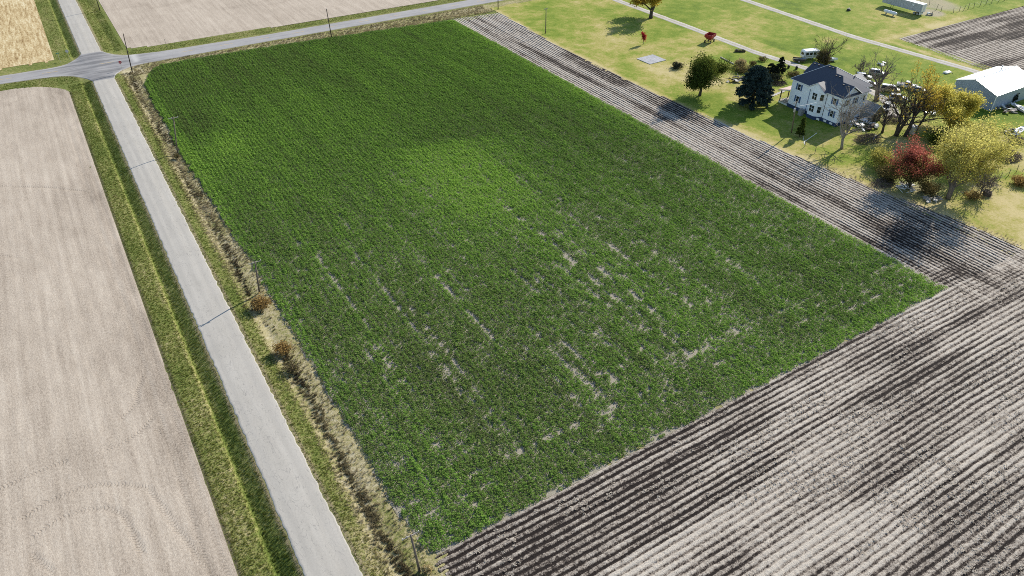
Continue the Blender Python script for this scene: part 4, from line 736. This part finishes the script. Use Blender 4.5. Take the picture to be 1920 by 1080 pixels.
pole('pole between the cross road and the tilled strip end', pb(934, 18), None, 9.6, dark=True)
pole('pole with short crossarm at the lawn edge', (144.1, 211.6, 0), (1024, 15), 8.6, 1.6, arm_az=.2)
hp = pole('grey pole with transformer in front of the farmhouse', (152.9, 111.5, 0), (1493.5, 190), 9.6, 2.4, transformer=True, arm_az=.25)
hp.children[0].data.materials[0] = M['grey_wood']
w = MB(); A_ = Vector((152.9, 111.5, 7.2)); B_ = Vector((165.2, 112.3, 6.2)); w.tube([A_.lerp(B_, i/8)-Vector((0, 0, .9*(i/8)*(1-i/8))) for i in range(9)], .022, 4)
setp(w.build('service_cable', 'steel'), 'thin service cable from the transformer pole to the farmhouse', 'cable')
# ------------------------------------------------------------------ road signs
def octagon(r): return [(r*math.cos(R_(22.5+45*i)), r*math.sin(R_(22.5+45*i))) for i in range(8)]
def stop_sign(label, x, y, rz):
    z0 = float(h(np.array(x), np.array(y))); o = thing('stop_sign', label, 'stop sign', (x, y, z0), rz, 'stop signs at the crossroads')
    MB().box((0, 0, 1.4), (.06, .05, 3.1)).build('post', 'galv', o)
    p = MB().prism([(a, b+2.6) for a, b in octagon(.46)], -.045, -.03, 'y').build('sign_plate', 'sign_red', o); MB().prism([(a, b+2.6) for a, b in octagon(.49)], -.03, -.022, 'y').build('border', 'sign_white', p)
    MB().prism([(a, b+2.6) for a, b in octagon(.485)], -.022, -.014, 'y').build('back', 'galv', p)
    c = bpy.data.curves.new('lettering', 'FONT'); c.body = 'STOP'; c.size = .36; c.align_x = 'CENTER'; c.align_y = 'CENTER'; c.extrude = .002; c.materials.append(M['sign_white']); t0 = bpy.data.objects.new('lettering', c); C.objects.link(t0); t_ = link('lettering', bpy.data.meshes.new_from_object(t0.evaluated_get(bpy.context.evaluated_depsgraph_get())), None, p); bpy.data.objects.remove(t0); t_.location = (0, -.048, 2.6); t_.rotation_euler = (R_(90), 0, 0)
    return o
p = at(228.5, 132, .1); stop_sign('red stop sign facing the camera at the near corner', p.x+.2, p.y, R_(-8))
p = at(131, 112, -.1); stop_sign('stop sign seen from its grey back at the far corner', p.x, p.y, R_(175))
p = at(114, 117, 0); o = thing('street_sign', 'small green street name sign by the corn stubble', 'street sign', (p.x, p.y, 0)); MB().tube([(0, 0, -.2), (0, 0, 3.0)], .035, 6).build('post', 'galv', o); MB().box((0, 0, 2.85), (1.1, .03, .25), .5).build('sign_plate', 'sign_green', o)
p = at(314, 92, 0); o = thing('marker_post', 'thin dark marker post beyond the cross road', 'post', (p.x, p.y, 0)); MB().tube([(0, 0, -.3), (-.05, 0, 1.6), (-.1, 0, 3.2)], [.05, .05, .04], 6).build('post', 'pole_wood', o); MB().box((-.1, 0, 3.0), (.16, .06, .3)).build('reflector', 'rim', o)

# ------------------------------------------------------------------ concrete pad, trailer, tank, wagon
o = thing('concrete_pad', 'square grey concrete pad on the lawn', 'concrete pad', (158, 172.3, .05)); MB().box((0, 0, .07), (6.9, 6.2, .16), R_(2)).build('slab', 'concrete', o)
TYRE = MB().loft([[(.0+d, r*math.cos(2*math.pi*i/14), r*math.sin(2*math.pi*i/14)) for i in range(14)] for d, r in ((-.12, .74), (-.12, .94), (-.08, 1.0), (.08, 1.0), (.12, .94), (.12, .74))], False).mesh('tyre')
RIM = MB().loft([[(.0+d, r*math.cos(2*math.pi*i/12), r*math.sin(2*math.pi*i/12)) for i in range(12)] for d, r in ((-.09, .76), (-.05, .2), (.05, .2), (.09, .76))]).mesh('rim')
TYRE.materials.append(M['black_rubber']); RIM.materials.append(M['rim'])
def wheel(parent, loc, r, w, rz=0.0, name='wheel'):
    t_ = link(name, TYRE, None, parent); t_.location = loc; t_.scale = (w/.24, r, r); t_.rotation_euler = (0, 0, rz); q = link('rim', RIM, None, t_); return t_
tr = thing('semi_trailer', 'long grey box semi trailer parked on the far lawn', 'trailer', (273.0, 164.4, .05))
MB().box((0, 0, 2.62), (2.6, 16.2, 2.75)).build('body', 'trailer_grey', tr); MB().box((0, 0, 4.03), (2.66, 16.26, .08)).build('roof', 'white_paint', tr)
for i in range(16): MB().box((-1.32, -7.6+i*1.0, 2.62), (.05, .07, 2.6)).build('wall_rib', 'trailer_grey', tr)
for s in (-1, 1): d_ = MB().box((s*.63, -8.12, 2.62), (1.2, .06, 2.6)).build('rear_door', 'white_paint', tr); MB().tube([(s*.3, -8.18, 1.4), (s*.3, -8.18, 3.8)], .025, 5).build('lock_rod', 'steel', d_)
MB().box((0, 0, 1.12), (1.1, 15.8, .22)).build('chassis', 'dark_steel', tr); MB().box((0, -7.6, .75), (2.4, .12, .9)).build('bumper', 'white_paint', tr); MB().box((-1.33, -4.5, 3.2), (.04, .7, .5)).build('placard', 'sign_white', tr)
for y in (-5.6, -6.9):
    for s in (-1, 1): wheel(tr, (s*1.0, y, .5), .5, .5)
for s in (-1, 1): MB().box((s*.7, 4.4, .55), (.14, .14, 1.1)).build('landing_leg', 'dark_steel', tr)
o = thing('riding_mower', 'small dark machine with white hood by the trailer doors', 'mower', (276.4, 155.0, .06), .6); MB().box((0, 0, .55), (.9, 1.1, .35), taper=.9).build('deck', 'black_paint', o); MB().box((0, .95, .7), (.7, .9, .5), taper=.8).build('hood', 'white_paint', o); MB().box((0, -.35, 1.0), (.5, .12, .6)).build('seat', 'black_rubber', o)
for s in (-1, 1): wheel(o, (s*.5, -.4, .35), .35, .25); wheel(o, (s*.5, 1.1, .25), .25, .18)
tk = thing('propane_tank', 'white propane tank lying in the trailer shadow', 'tank', (263.7, 163.0, .06)); ys_ = [-2.75, -2.7, -2.5, -2.15, 2.15, 2.5, 2.7, 2.75]; rr = [.05, .22, .45, .56, .56, .45, .22, .05]
MB().loft([[(r*math.cos(2*math.pi*i/18), y, 1.0+r*math.sin(2*math.pi*i/18)) for i in range(18)] for y, r in zip(ys_, rr)]).build('vessel', 'tank_white', tk, smooth=True); MB().tube([(0, 0, 1.5), (0, 0, 1.72), (0, 0, 1.76)], [.2, .2, .12], 10).build('dome', 'tank_white', tk)
for y in (-1.5, 1.5): MB().box((0, y, .25), (.8, .16, .5)).build('leg', 'concrete', tk)
o = thing('burn_barrel', 'small dark fire pit heap on the grass near the gravel patch', 'fire pit', gp(1591, 20), 0); MB().tube([(0, 0, 0), (0, 0, .6), (0, 0, .62)], [.7, .75, .55], 10).build('ring', 'dark_steel', o); MB().box((.3, .2, .75), (1.1, .35, .3), .5).box((-.3, -.1, .75), (.9, .3, .25), 2.1).build('logs', 'grey_wood', o)
gw = thing('gravity_wagon', 'red gravity grain wagon beside the gravel drive', 'wagon', gp(1330, 79), R_(20)); L2, W2 = 1.75, 1.3
q = lambda l, w_, z: [(-l, -w_, z), (l, -w_, z), (l, w_, z), (-l, w_, z)]
hp_ = MB(); V = q(L2, W2, 2.75)+q(L2, W2, 1.95)+q(.55, .6, .95)+q(L2-.08, W2-.08, 2.75)+q(L2-.08, W2-.08, 1.95)+q(.5, .5, 1.05)
F_ = [(i, (i+1) % 4, 4+(i+1) % 4, 4+i) for i in range(4)]+[(4+i, 4+(i+1) % 4, 8+(i+1) % 4, 8+i) for i in range(4)]+[(8, 9, 10, 11), (20, 21, 22, 23)]+[(12+i, 12+(i+1) % 4, 16+(i+1) % 4, 16+i) for i in range(4)]+[(16+i, 16+(i+1) % 4, 20+(i+1) % 4, 20+i) for i in range(4)]+[(i, (i+1) % 4, 12+(i+1) % 4, 12+i) for i in range(4)]
hp_.add(V, F_).build('hopper', 'red_paint', gw); MB().box((0, 0, .75), (3.4, .2, .2)).box((-1.35, 0, .6), (.12, 1.9, .14)).box((1.35, 0, .6), (.12, 1.9, .14)).build('running_gear', 'wood_dark', gw); MB().tube([(1.5, 0, .6), (3.0, 0, .35)], .06, 6).build('drawbar', 'dark_steel', gw); MB().box((.0, -.85, .9), (.9, .5, .1), 0, (-.6, 0)).build('chute', 'red_paint', gw)
for s in (-1, 1):
    for x in (-1.35, 1.35): wheel(gw, (x, s*1.0, .42), .42, .3, R_(90)); MB().box((x*.8, s*.75, 1.2), (.1, .1, .9)).build('strut', 'red_paint', gw)
im = thing('disc_harrow', 'low dark disc harrow on the grass beside the gravel drive', 'harrow', gp(1387, 98), R_(-35)); MB().box((0, 0, .75), (3.4, .12, .12)).box((0, .9, .7), (3.0, .12, .12)).box((-.7, .45, .72), (.12, 1.2, .12)).box((.7, .45, .72), (.12, 1.2, .12)).build('frame', 'dark_steel', im); MB().tube([(0, .9, .7), (0, 2.6, .45)], .06, 6).build('drawbar', 'dark_steel', im)
for i in range(8): d_ = MB().tube([(-1.5+i*.43, -.05, .35), (-1.47+i*.43, .0, .35)], [.33, .3], 12).build('disc', 'wood_dark', im)
for s in (-1, 1): wheel(im, (s*.95, .5, .38), .38, .26)

# ------------------------------------------------------------------ vehicles
def car(label, a, b, paint, kind='suv', roof=None, name=None, cat='car', hood=None, W=1.84):
    """a = rear, b = front ground points"""
    A, B = Vector((*a, 0)), Vector((*b, 0)); d = B-A; L = {'suv': 4.8, 'sedan': 4.6, 'van': 5.3, 'pickup': 5.6}[kind]; o = thing(name or {'suv': 'parked_suv', 'sedan': 'parked_car', 'van': 'parked_van', 'pickup': 'parked_pickup'}[kind], label, cat, ((A.x+B.x)/2, (A.y+B.y)/2, .1), math.atan2(d.y, d.x), 'vehicles parked behind the farmhouse')
    hl = L/2; w2 = W/2
    pr = {'suv': ([(-hl, .95), (-hl+.1, 1.05), (.55, 1.05), (1.25, 1.02), (hl-.25, .92), (hl, .7)], (-hl+.1, -hl+.45, .25, 1.1, 1.78)), 'sedan': ([(-hl, .75), (-hl+.15, .95), (-1.2, .98), (.8, .96), (hl-.4, .82), (hl, .6)], (-1.75, -.95, .25, 1.15, 1.44)),
          'van': ([(-hl, .95), (-hl+.1, 1.1), (.9, 1.1), (1.7, 1.05), (hl-.2, .95), (hl, .7)], (-hl+.08, -hl+.3, .95, 1.75, 1.98)), 'pickup': ([(-hl, .95), (-hl+.05, 1.02), (-.6, 1.02), (.9, 1.05), (hl-.25, .98), (hl, .75)], (-.75, -.5, .45, 1.15, 1.80))}[kind]
    top, (c0, c1, c2, c3, rz_) = pr
    poly = [(-hl, .38)]+top+[(hl, .38)]; secs = []
    for yy, sc in ((-w2, .9), (-w2+.08, 1.0), (w2-.08, 1.0), (w2, .9)): secs.append([(x, yy, .38+(z-.38)*(sc if z > .4 else 1)) for x, z in poly])
    MB().loft(secs).build('body', paint, o)
    zb = top[2][1]-.04; ti = w2-.24; to = w2-.05
    MB().loft([[(c0, -to, zb), (c3, -to, zb), (c3, to, zb), (c0, to, zb)], [(c1, -ti, rz_-.06), (c2, -ti, rz_-.06), (c2, ti, rz_-.06), (c1, ti, rz_-.06)]]).build('glazing', 'glass', o)
    MB().loft([[(c1-.06, -ti-.03, rz_-.08), (c2+.06, -ti-.03, rz_-.08), (c2+.06, ti+.03, rz_-.08), (c1-.06, ti+.03, rz_-.08)], [(c1+.05, -ti+.06, rz_), (c2-.08, -ti+.06, rz_), (c2-.08, ti-.06, rz_), (c1+.05, ti-.06, rz_)]]).build('roof', roof or paint, o)
    for s in (-1, 1):
        for x0_, x1_ in ((c0, c1), (c3, c2), ((c0+c3)/2, (c1+c2)/2)): MB().tube([(x0_, s*(to+.01), zb), (x1_, s*(ti+.01), rz_-.05)], .045, 4).build('pillar', paint, o)
        wheel(o, (-hl+.95, s*(w2-.1), .34), .34, .24, R_(90)); wheel(o, (hl-.9, s*(w2-.1), .34), .34, .24, R_(90))
        MB().box((hl-.04, s*(w2-.32), .68), (.08, .4, .16)).build('headlight', 'light_amber', o); MB().box((-hl+.0, s*(w2-.18), .82), (.06, .18, .3)).build('tail_light', 'light_red', o)
    if hood: MB().box((hl-.75, 0, .985), (1.2, W-.25, .05), 0, (0, .11)).build('hood', hood, o)
    if kind == 'pickup': MB().box((-hl+1.1, 0, 1.0), (1.95, W-.3, .06)).build('bed', 'dark_steel', o)
    for s in (-1, 1): MB().box((s*(hl+.02), 0, .48), (.1, W-.15, .18)).build('bumper', 'dark_steel', o)
    return o
def g2(px, py): p = at(px, py, .1); return (p.x, p.y)
def vec(cx, cy, az): c = g2(cx, cy); return (c[0]-math.cos(az), c[1]-math.sin(az)), (c[0]+math.cos(az), c[1]+math.sin(az))
car('white SUV nearest to the small grey gabled shed', *vec(1660, 206, R_(205)), 'white_paint', 'suv')
car('silver SUV with white hood parked on the gravel turnaround', *vec(1683, 188, R_(-50)), 'silver_paint', 'suv', hood='white_paint', roof='white_paint')
car('long tan van with white roof behind the silver SUV', *vec(1668, 172, R_(-55)), 'tan_paint', 'van', roof='white_paint', cat='van')
car('white pickup behind the wide bare tree', *vec(1700, 164, R_(-60)), 'white_paint', 'pickup', cat='pickup')
car('dark blue car with white hood beside the farmhouse roof', *vec(1629, 161, R_(-55)), 'blue_paint', 'sedan', roof='white_paint', hood='white_paint')
car('white and tan SUV farthest behind the farmhouse', *vec(1618, 148, R_(-52)), 'tan_paint', 'suv', roof='white_paint', hood='white_paint')
car('silver car with white hood on the grass behind the tall bare tree', *vec(1644, 141, R_(-58)), 'silver_paint', 'suv', hood='white_paint', roof='white_paint')
car('dark red pickup with white roof under the golden leaves', *vec(1729, 203, R_(-45)), 'darkred_paint', 'pickup', roof='white_paint', cat='pickup', hood='white_paint')
car('grey sedan half hidden behind the golden leaved tree', *vec(1722, 172, R_(-58)), 'silver_paint', 'sedan')
rv = thing('camper', 'white camper trailer with three side windows behind the bare tree', 'camper', gp(1517, 110, .1), R_(-20)); prf = [(-2.6, .6), (-2.75, 1.2), (-2.6, 2.6), (-2.2, 2.85), (2.3, 2.85), (2.7, 2.5), (2.75, 1.4), (2.4, .6)]
MB().prism(prf, -1.15, 1.15, 'y').build('body', 'white_paint', rv)
for x in (-1.7, -.4, .9): MB().box((x, -1.17, 1.95), (.9, .05, .75)).build('window', 'glass', rv)
MB().box((-2.72, 0, 1.9), (.12, 1.3, .7)).build('window', 'glass', rv); MB().box((0, -1.165, 1.15), (5.0, .03, .2)).build('stripe', 'silver_paint', rv); MB().box((1.9, -1.17, 1.55), (.65, .05, 1.7)).build('door', 'trim_white', rv); MB().tube([(-2.5, 0, .6), (-3.8, 0, .5)], .07, 6).build('tow_bar', 'dark_steel', rv)
for s in (-1, 1): wheel(rv, (.2, s*1.0, .34), .34, .24, R_(90))
ut = thing('utility_trailer', 'dark flat utility trailer loaded with poles before the camper', 'trailer', gp(1497, 116), R_(-42)); MB().box((0, 0, .6), (3.6, 1.8, .12)).build('deck', 'wood_dark', ut); MB().tube([(1.8, 0, .6), (3.2, 0, .45)], .06, 6).build('tow_bar', 'dark_steel', ut)
for i in range(6): MB().tube([(-2.0+.2*i, -.7+.25*i, .75+.05*i), (1.9+.1*i, -.5+.2*i, 1.0+.12*(i % 3))], .05, 5).build('load_pole', 'grey_wood' if i % 2 else 'galv', ut)
for s in (-1, 1): wheel(ut, (0, s*.95, .34), .34, .22, R_(90)); MB().box((0, s*.88, .95), (3.5, .05, .4)).build('side_rail', 'dark_steel', ut)
def boat(label, base, rz, L=4.6, W=1.7, tilt=0.0):
    o = thing('boat', label, 'boat', base, rz); secs = []
    for t_ in (0, .25, .5, .72, .9, 1.0): w_ = W/2*(1-max(0, t_-.35)**2*2.2); w_ = max(.03, w_); x = -L/2+L*t_; zk = .22+.35*max(0, t_-.6); secs.append([(x, -w_, .95+.15*t_), (x, -w_*.75, zk+.12), (x, 0, zk), (x, w_*.75, zk+.12), (x, w_, .95+.15*t_), (x, w_*.86, .93+.15*t_), (x, 0, .52+.2*t_), (x, -w_*.86, .93+.15*t_)])
    MB().loft(secs).build('hull', 'white_paint', o, smooth=False); MB().box((-.4, 0, .85), (.3, W*.8, .06)).build('thwart', 'grey_wood', o); MB().box((.6, 0, .95), (.5, W*.65, .25)).build('console', 'silver_paint', o); MB().box((-L/2-.1, 0, .95), (.25, .3, .7)).build('motor', 'black_paint', o); MB().box((-.2, 0, .12), (2.6, .9, .22)).build('cradle', 'dark_steel', o); return o
boat('white open boat lying on grass beside the metal shed', gp(1911, 207), R_(70)); boat('white boat on the grass under the golden leaves', gp(1753, 213), R_(10), 4.0, 1.5)
boat('white boat behind the forked bare tree near the camper', gp(1556, 115), R_(-35), 4.4, 1.6); boat('white boat among junk on the right lawn edge', gp(1912, 248), R_(12), 4.4, 1.5)
# junk, bins, fences
def junk(label, base, seed, n, rx, mats, hz_=.9, cat='junk heap', name='junk_heap'):
    r = random.Random(seed); o = thing(name, label, cat, base)
    for i in range(n):
        a = r.uniform(0, 6.283); q = rx*math.sqrt(r.random()); c = (math.cos(a)*q, math.sin(a)*q*.7, .1+r.random()*hz_); m = r.choice(mats)
        if r.random() < .6: MB().box(c, (r.uniform(.6, 1.9), r.uniform(.4, 1.2), r.uniform(.05, .35)), r.uniform(0, 3), (r.uniform(-.5, .5), r.uniform(-.4, .4))).build('panel', m, o)
        else: d_ = Vector((r.uniform(-1, 1), r.uniform(-1, 1), r.uniform(-.2, .5)))*1.3; MB().tube([Vector(c)-d_, Vector(c)+d_], .05, 5).build('rod', m, o)
    return o
junk('heap of white panels and rods beside the farmhouse wall', gp(1603, 236), 81, 34, 3.2, ['tarp_white', 'tarp_white', 'white_paint', 'galv', 'dark_steel'], 1.3)
junk('dark junk heap with white scraps in front of the grey gabled shed', gp(1628, 240), 82, 22, 2.4, ['dark_steel', 'wood_dark', 'galv', 'tarp_white'], 1.0)
junk('debris of dark frames and yellow bits near the spruce', gp(1378, 150), 83, 20, 2.8, ['wood_dark', 'dark_steel', 'yellow_plastic', 'rubble', 'dark_steel'], .5)
junk('scatter of grey boards along the metal shed wall', gp(1885, 205), 84, 26, 4.0, ['grey_wood', 'dark_steel', 'wood_dark', 'tarp_white'], .7)
junk('white and dark scrap beside the red pickup', gp(1742, 210), 85, 12, 2.2, ['tarp_white', 'dark_steel', 'galv'], .5)
junk('dark scrap near the white boat on the right edge', gp(1898, 250), 86, 14, 2.4, ['black_paint', 'dark_steel', 'tarp_white', 'rubble'], .6)
junk('white rubble heap in tree shade by the tilled strip', gp(1700, 353), 87, 26, 2.6, ['rubble', 'tarp_white', 'rubble'], .5)
junk('pale rubble below the tall olive tree', gp(1748, 374), 88, 18, 2.2, ['rubble', 'rubble', 'grey_wood'], .4)
junk('white scraps on the grass behind the silver car', gp(1655, 122), 89, 5, 1.6, ['tarp_white', 'white_paint'], .4)
junk('small dark scrap on the lawn near the metal shed roof', gp(1778, 138), 90, 6, 1.4, ['dark_steel', 'black_paint', 'tarp_white'], .5)
bn = thing('bulk_bin', 'crumpled white bulk bin between the bare trunks', 'bin', gp(1709, 250), .4); MB().box((0, 0, .95), (1.7, 1.5, 1.9), taper=1.1).build('sack', 'bag_tan', bn)
for i in range(5): MB().box((-.7+i*.35, (-1)**i*.25, 1.95), (.36, 1.1, .2), .2*i, (.2*(-1)**i, .1)).build('top_fold', 'tarp_white', bn)
for s in (-1, 1): MB().tube([(s*.8, -.6, 1.8), (s*.9, 0, 2.2), (s*.8, .6, 1.8)], .04, 5).build('lifting_loop', 'tarp_white', bn)
for lab, px, py in (('black trash barrel nearest the pointed juniper', 1478, 128), ('black trash barrel at the drive end near the house roof', 1493, 130)):
    o = thing('trash_barrel', lab, 'barrel', gp(px, py), 0, 'black barrels beside the drive'); MB().tube([(0, 0, 0), (0, 0, .5), (0, 0, 1.0), (0, 0, 1.02)], [.34, .38, .38, .3], 12).build('drum', 'black_paint', o); MB().tube([(0, 0, .5), (0, 0, .54)], .4, 12).build('band', 'dark_steel', o)
lg = thing('timber_edging', 'long weathered timber edging the garden bed', 'timber', gp(1368, 118), 0)
for k, (a, b) in enumerate((((1351, 108), (1362, 114)), ((1363, 114.5), (1376, 121)))): A_, B_ = Vector(gp(*a)), Vector(gp(*b)); c = (A_+B_)/2-lg.location; d = B_-A_; MB().box((c.x, c.y, .18), (d.length, .28, .3), math.atan2(d.y, d.x)).build('timber', 'grey_wood', lg)
pw = thing('stone_path', 'pale stone slab path leading to the farmhouse porch', 'path', gp(1453, 179))
for k in range(7): p = Vector(gp(1441+k*4.6, 183-k*1.9))-pw.location; MB().box((p.x, p.y, .07), (1.15, .8, .14), .25+.1*(-1)**k).build('stone', 'rubble', pw)
pl = thing('wooden_pallet', 'broken grey wooden pallet by the bare twiggy tree', 'pallet', gp(1850, 366), .5)
for k in range(5): MB().box((-.8+.4*k, 0, .5), (.1, 1.5, .9), .0, (.25, 0)).build('slat', 'wood_dark', pl)
for k in (-.6, .6): MB().box((0, k, .5), (1.8, .1, .1)).build('rail', 'wood_dark', pl)
def fence(label, posts, hgt, m='pole_wood', lean=.2, wires=3, rad=.07, seed=1):
    r = random.Random(seed); B0 = Vector((*posts[0], .05)); o = thing('wire_fence', label, 'fence', B0); tops = []
    for p in posts: b = Vector((*p, 0))-Vector((B0.x, B0.y, 0)); t_ = b+Vector((r.uniform(-lean, lean), r.uniform(-lean, lean), hgt*r.uniform(.85, 1.1))); tops.append((b, t_)); MB().tube([b-Vector((0, 0, .2)), t_], [rad, rad*.85], 6).build('post', m, o)
    for k in range(wires):
        f_ = .35+.28*k
        for (a, b), (c, d) in zip(tops, tops[1:]): MB().tube([a.lerp(b, f_), c.lerp(d, f_)], .012, 3).build('wire', 'dark_steel', o)
    return o
fence('wire fence with leaning posts beyond the semi trailer', [(291, 169), (288.6, 163.5), (284.4, 158), (284.2, 155.9), (286.3, 152.3), (289.7, 152.2), (292.4, 152.2), (295.3, 152.2), (298.6, 152), (302.7, 152.1), (306.6, 152.1), (310, 151.9), (314.5, 151.8), (318.5, 151.7), (322.5, 151.7), (326.5, 151.6)], 2.0, rad=.09, lean=.45, seed=91)
fence('short wire fence with thin posts along the tilled strip by the house', [g2(1509, 275), g2(1528, 287), g2(1545, 298), g2(1564, 305)], 1.6, seed=92)
fence('wire fence with dark posts by the brush piles on the right', [g2(1790, 372), g2(1806, 366), g2(1820, 360), g2(1857, 343), g2(1874, 336), g2(1891, 329), g2(1906, 322), g2(1922, 314)], 1.7, seed=93)
o = thing('fallen_post', 'white fallen post lying by the slim conifer', 'post', gp(1513, 266)); MB().tube([Vector(gp(1506, 268))-o.location+Vector((0, 0, .1)), Vector(gp(1530, 256))-o.location+Vector((0, 0, 1.0))], .07, 6).build('post', 'trim_white', o); MB().tube([Vector(gp(1505, 252))-o.location, Vector(gp(1509, 272))-o.location+Vector((0, 0, .1))], .06, 6).build('brace', 'trim_white', o)
o = thing('fallen_plank', 'white plank lying in grass left of the thin bare tree', 'plank', gp(1640, 258)); MB().box((0, 0, .12), (3.2, .3, .1), R_(25)).build('board', 'trim_white', o); MB().box((0, .4, .05), (.4, .15, .1), R_(115)).build('batten', 'grey_wood', o)
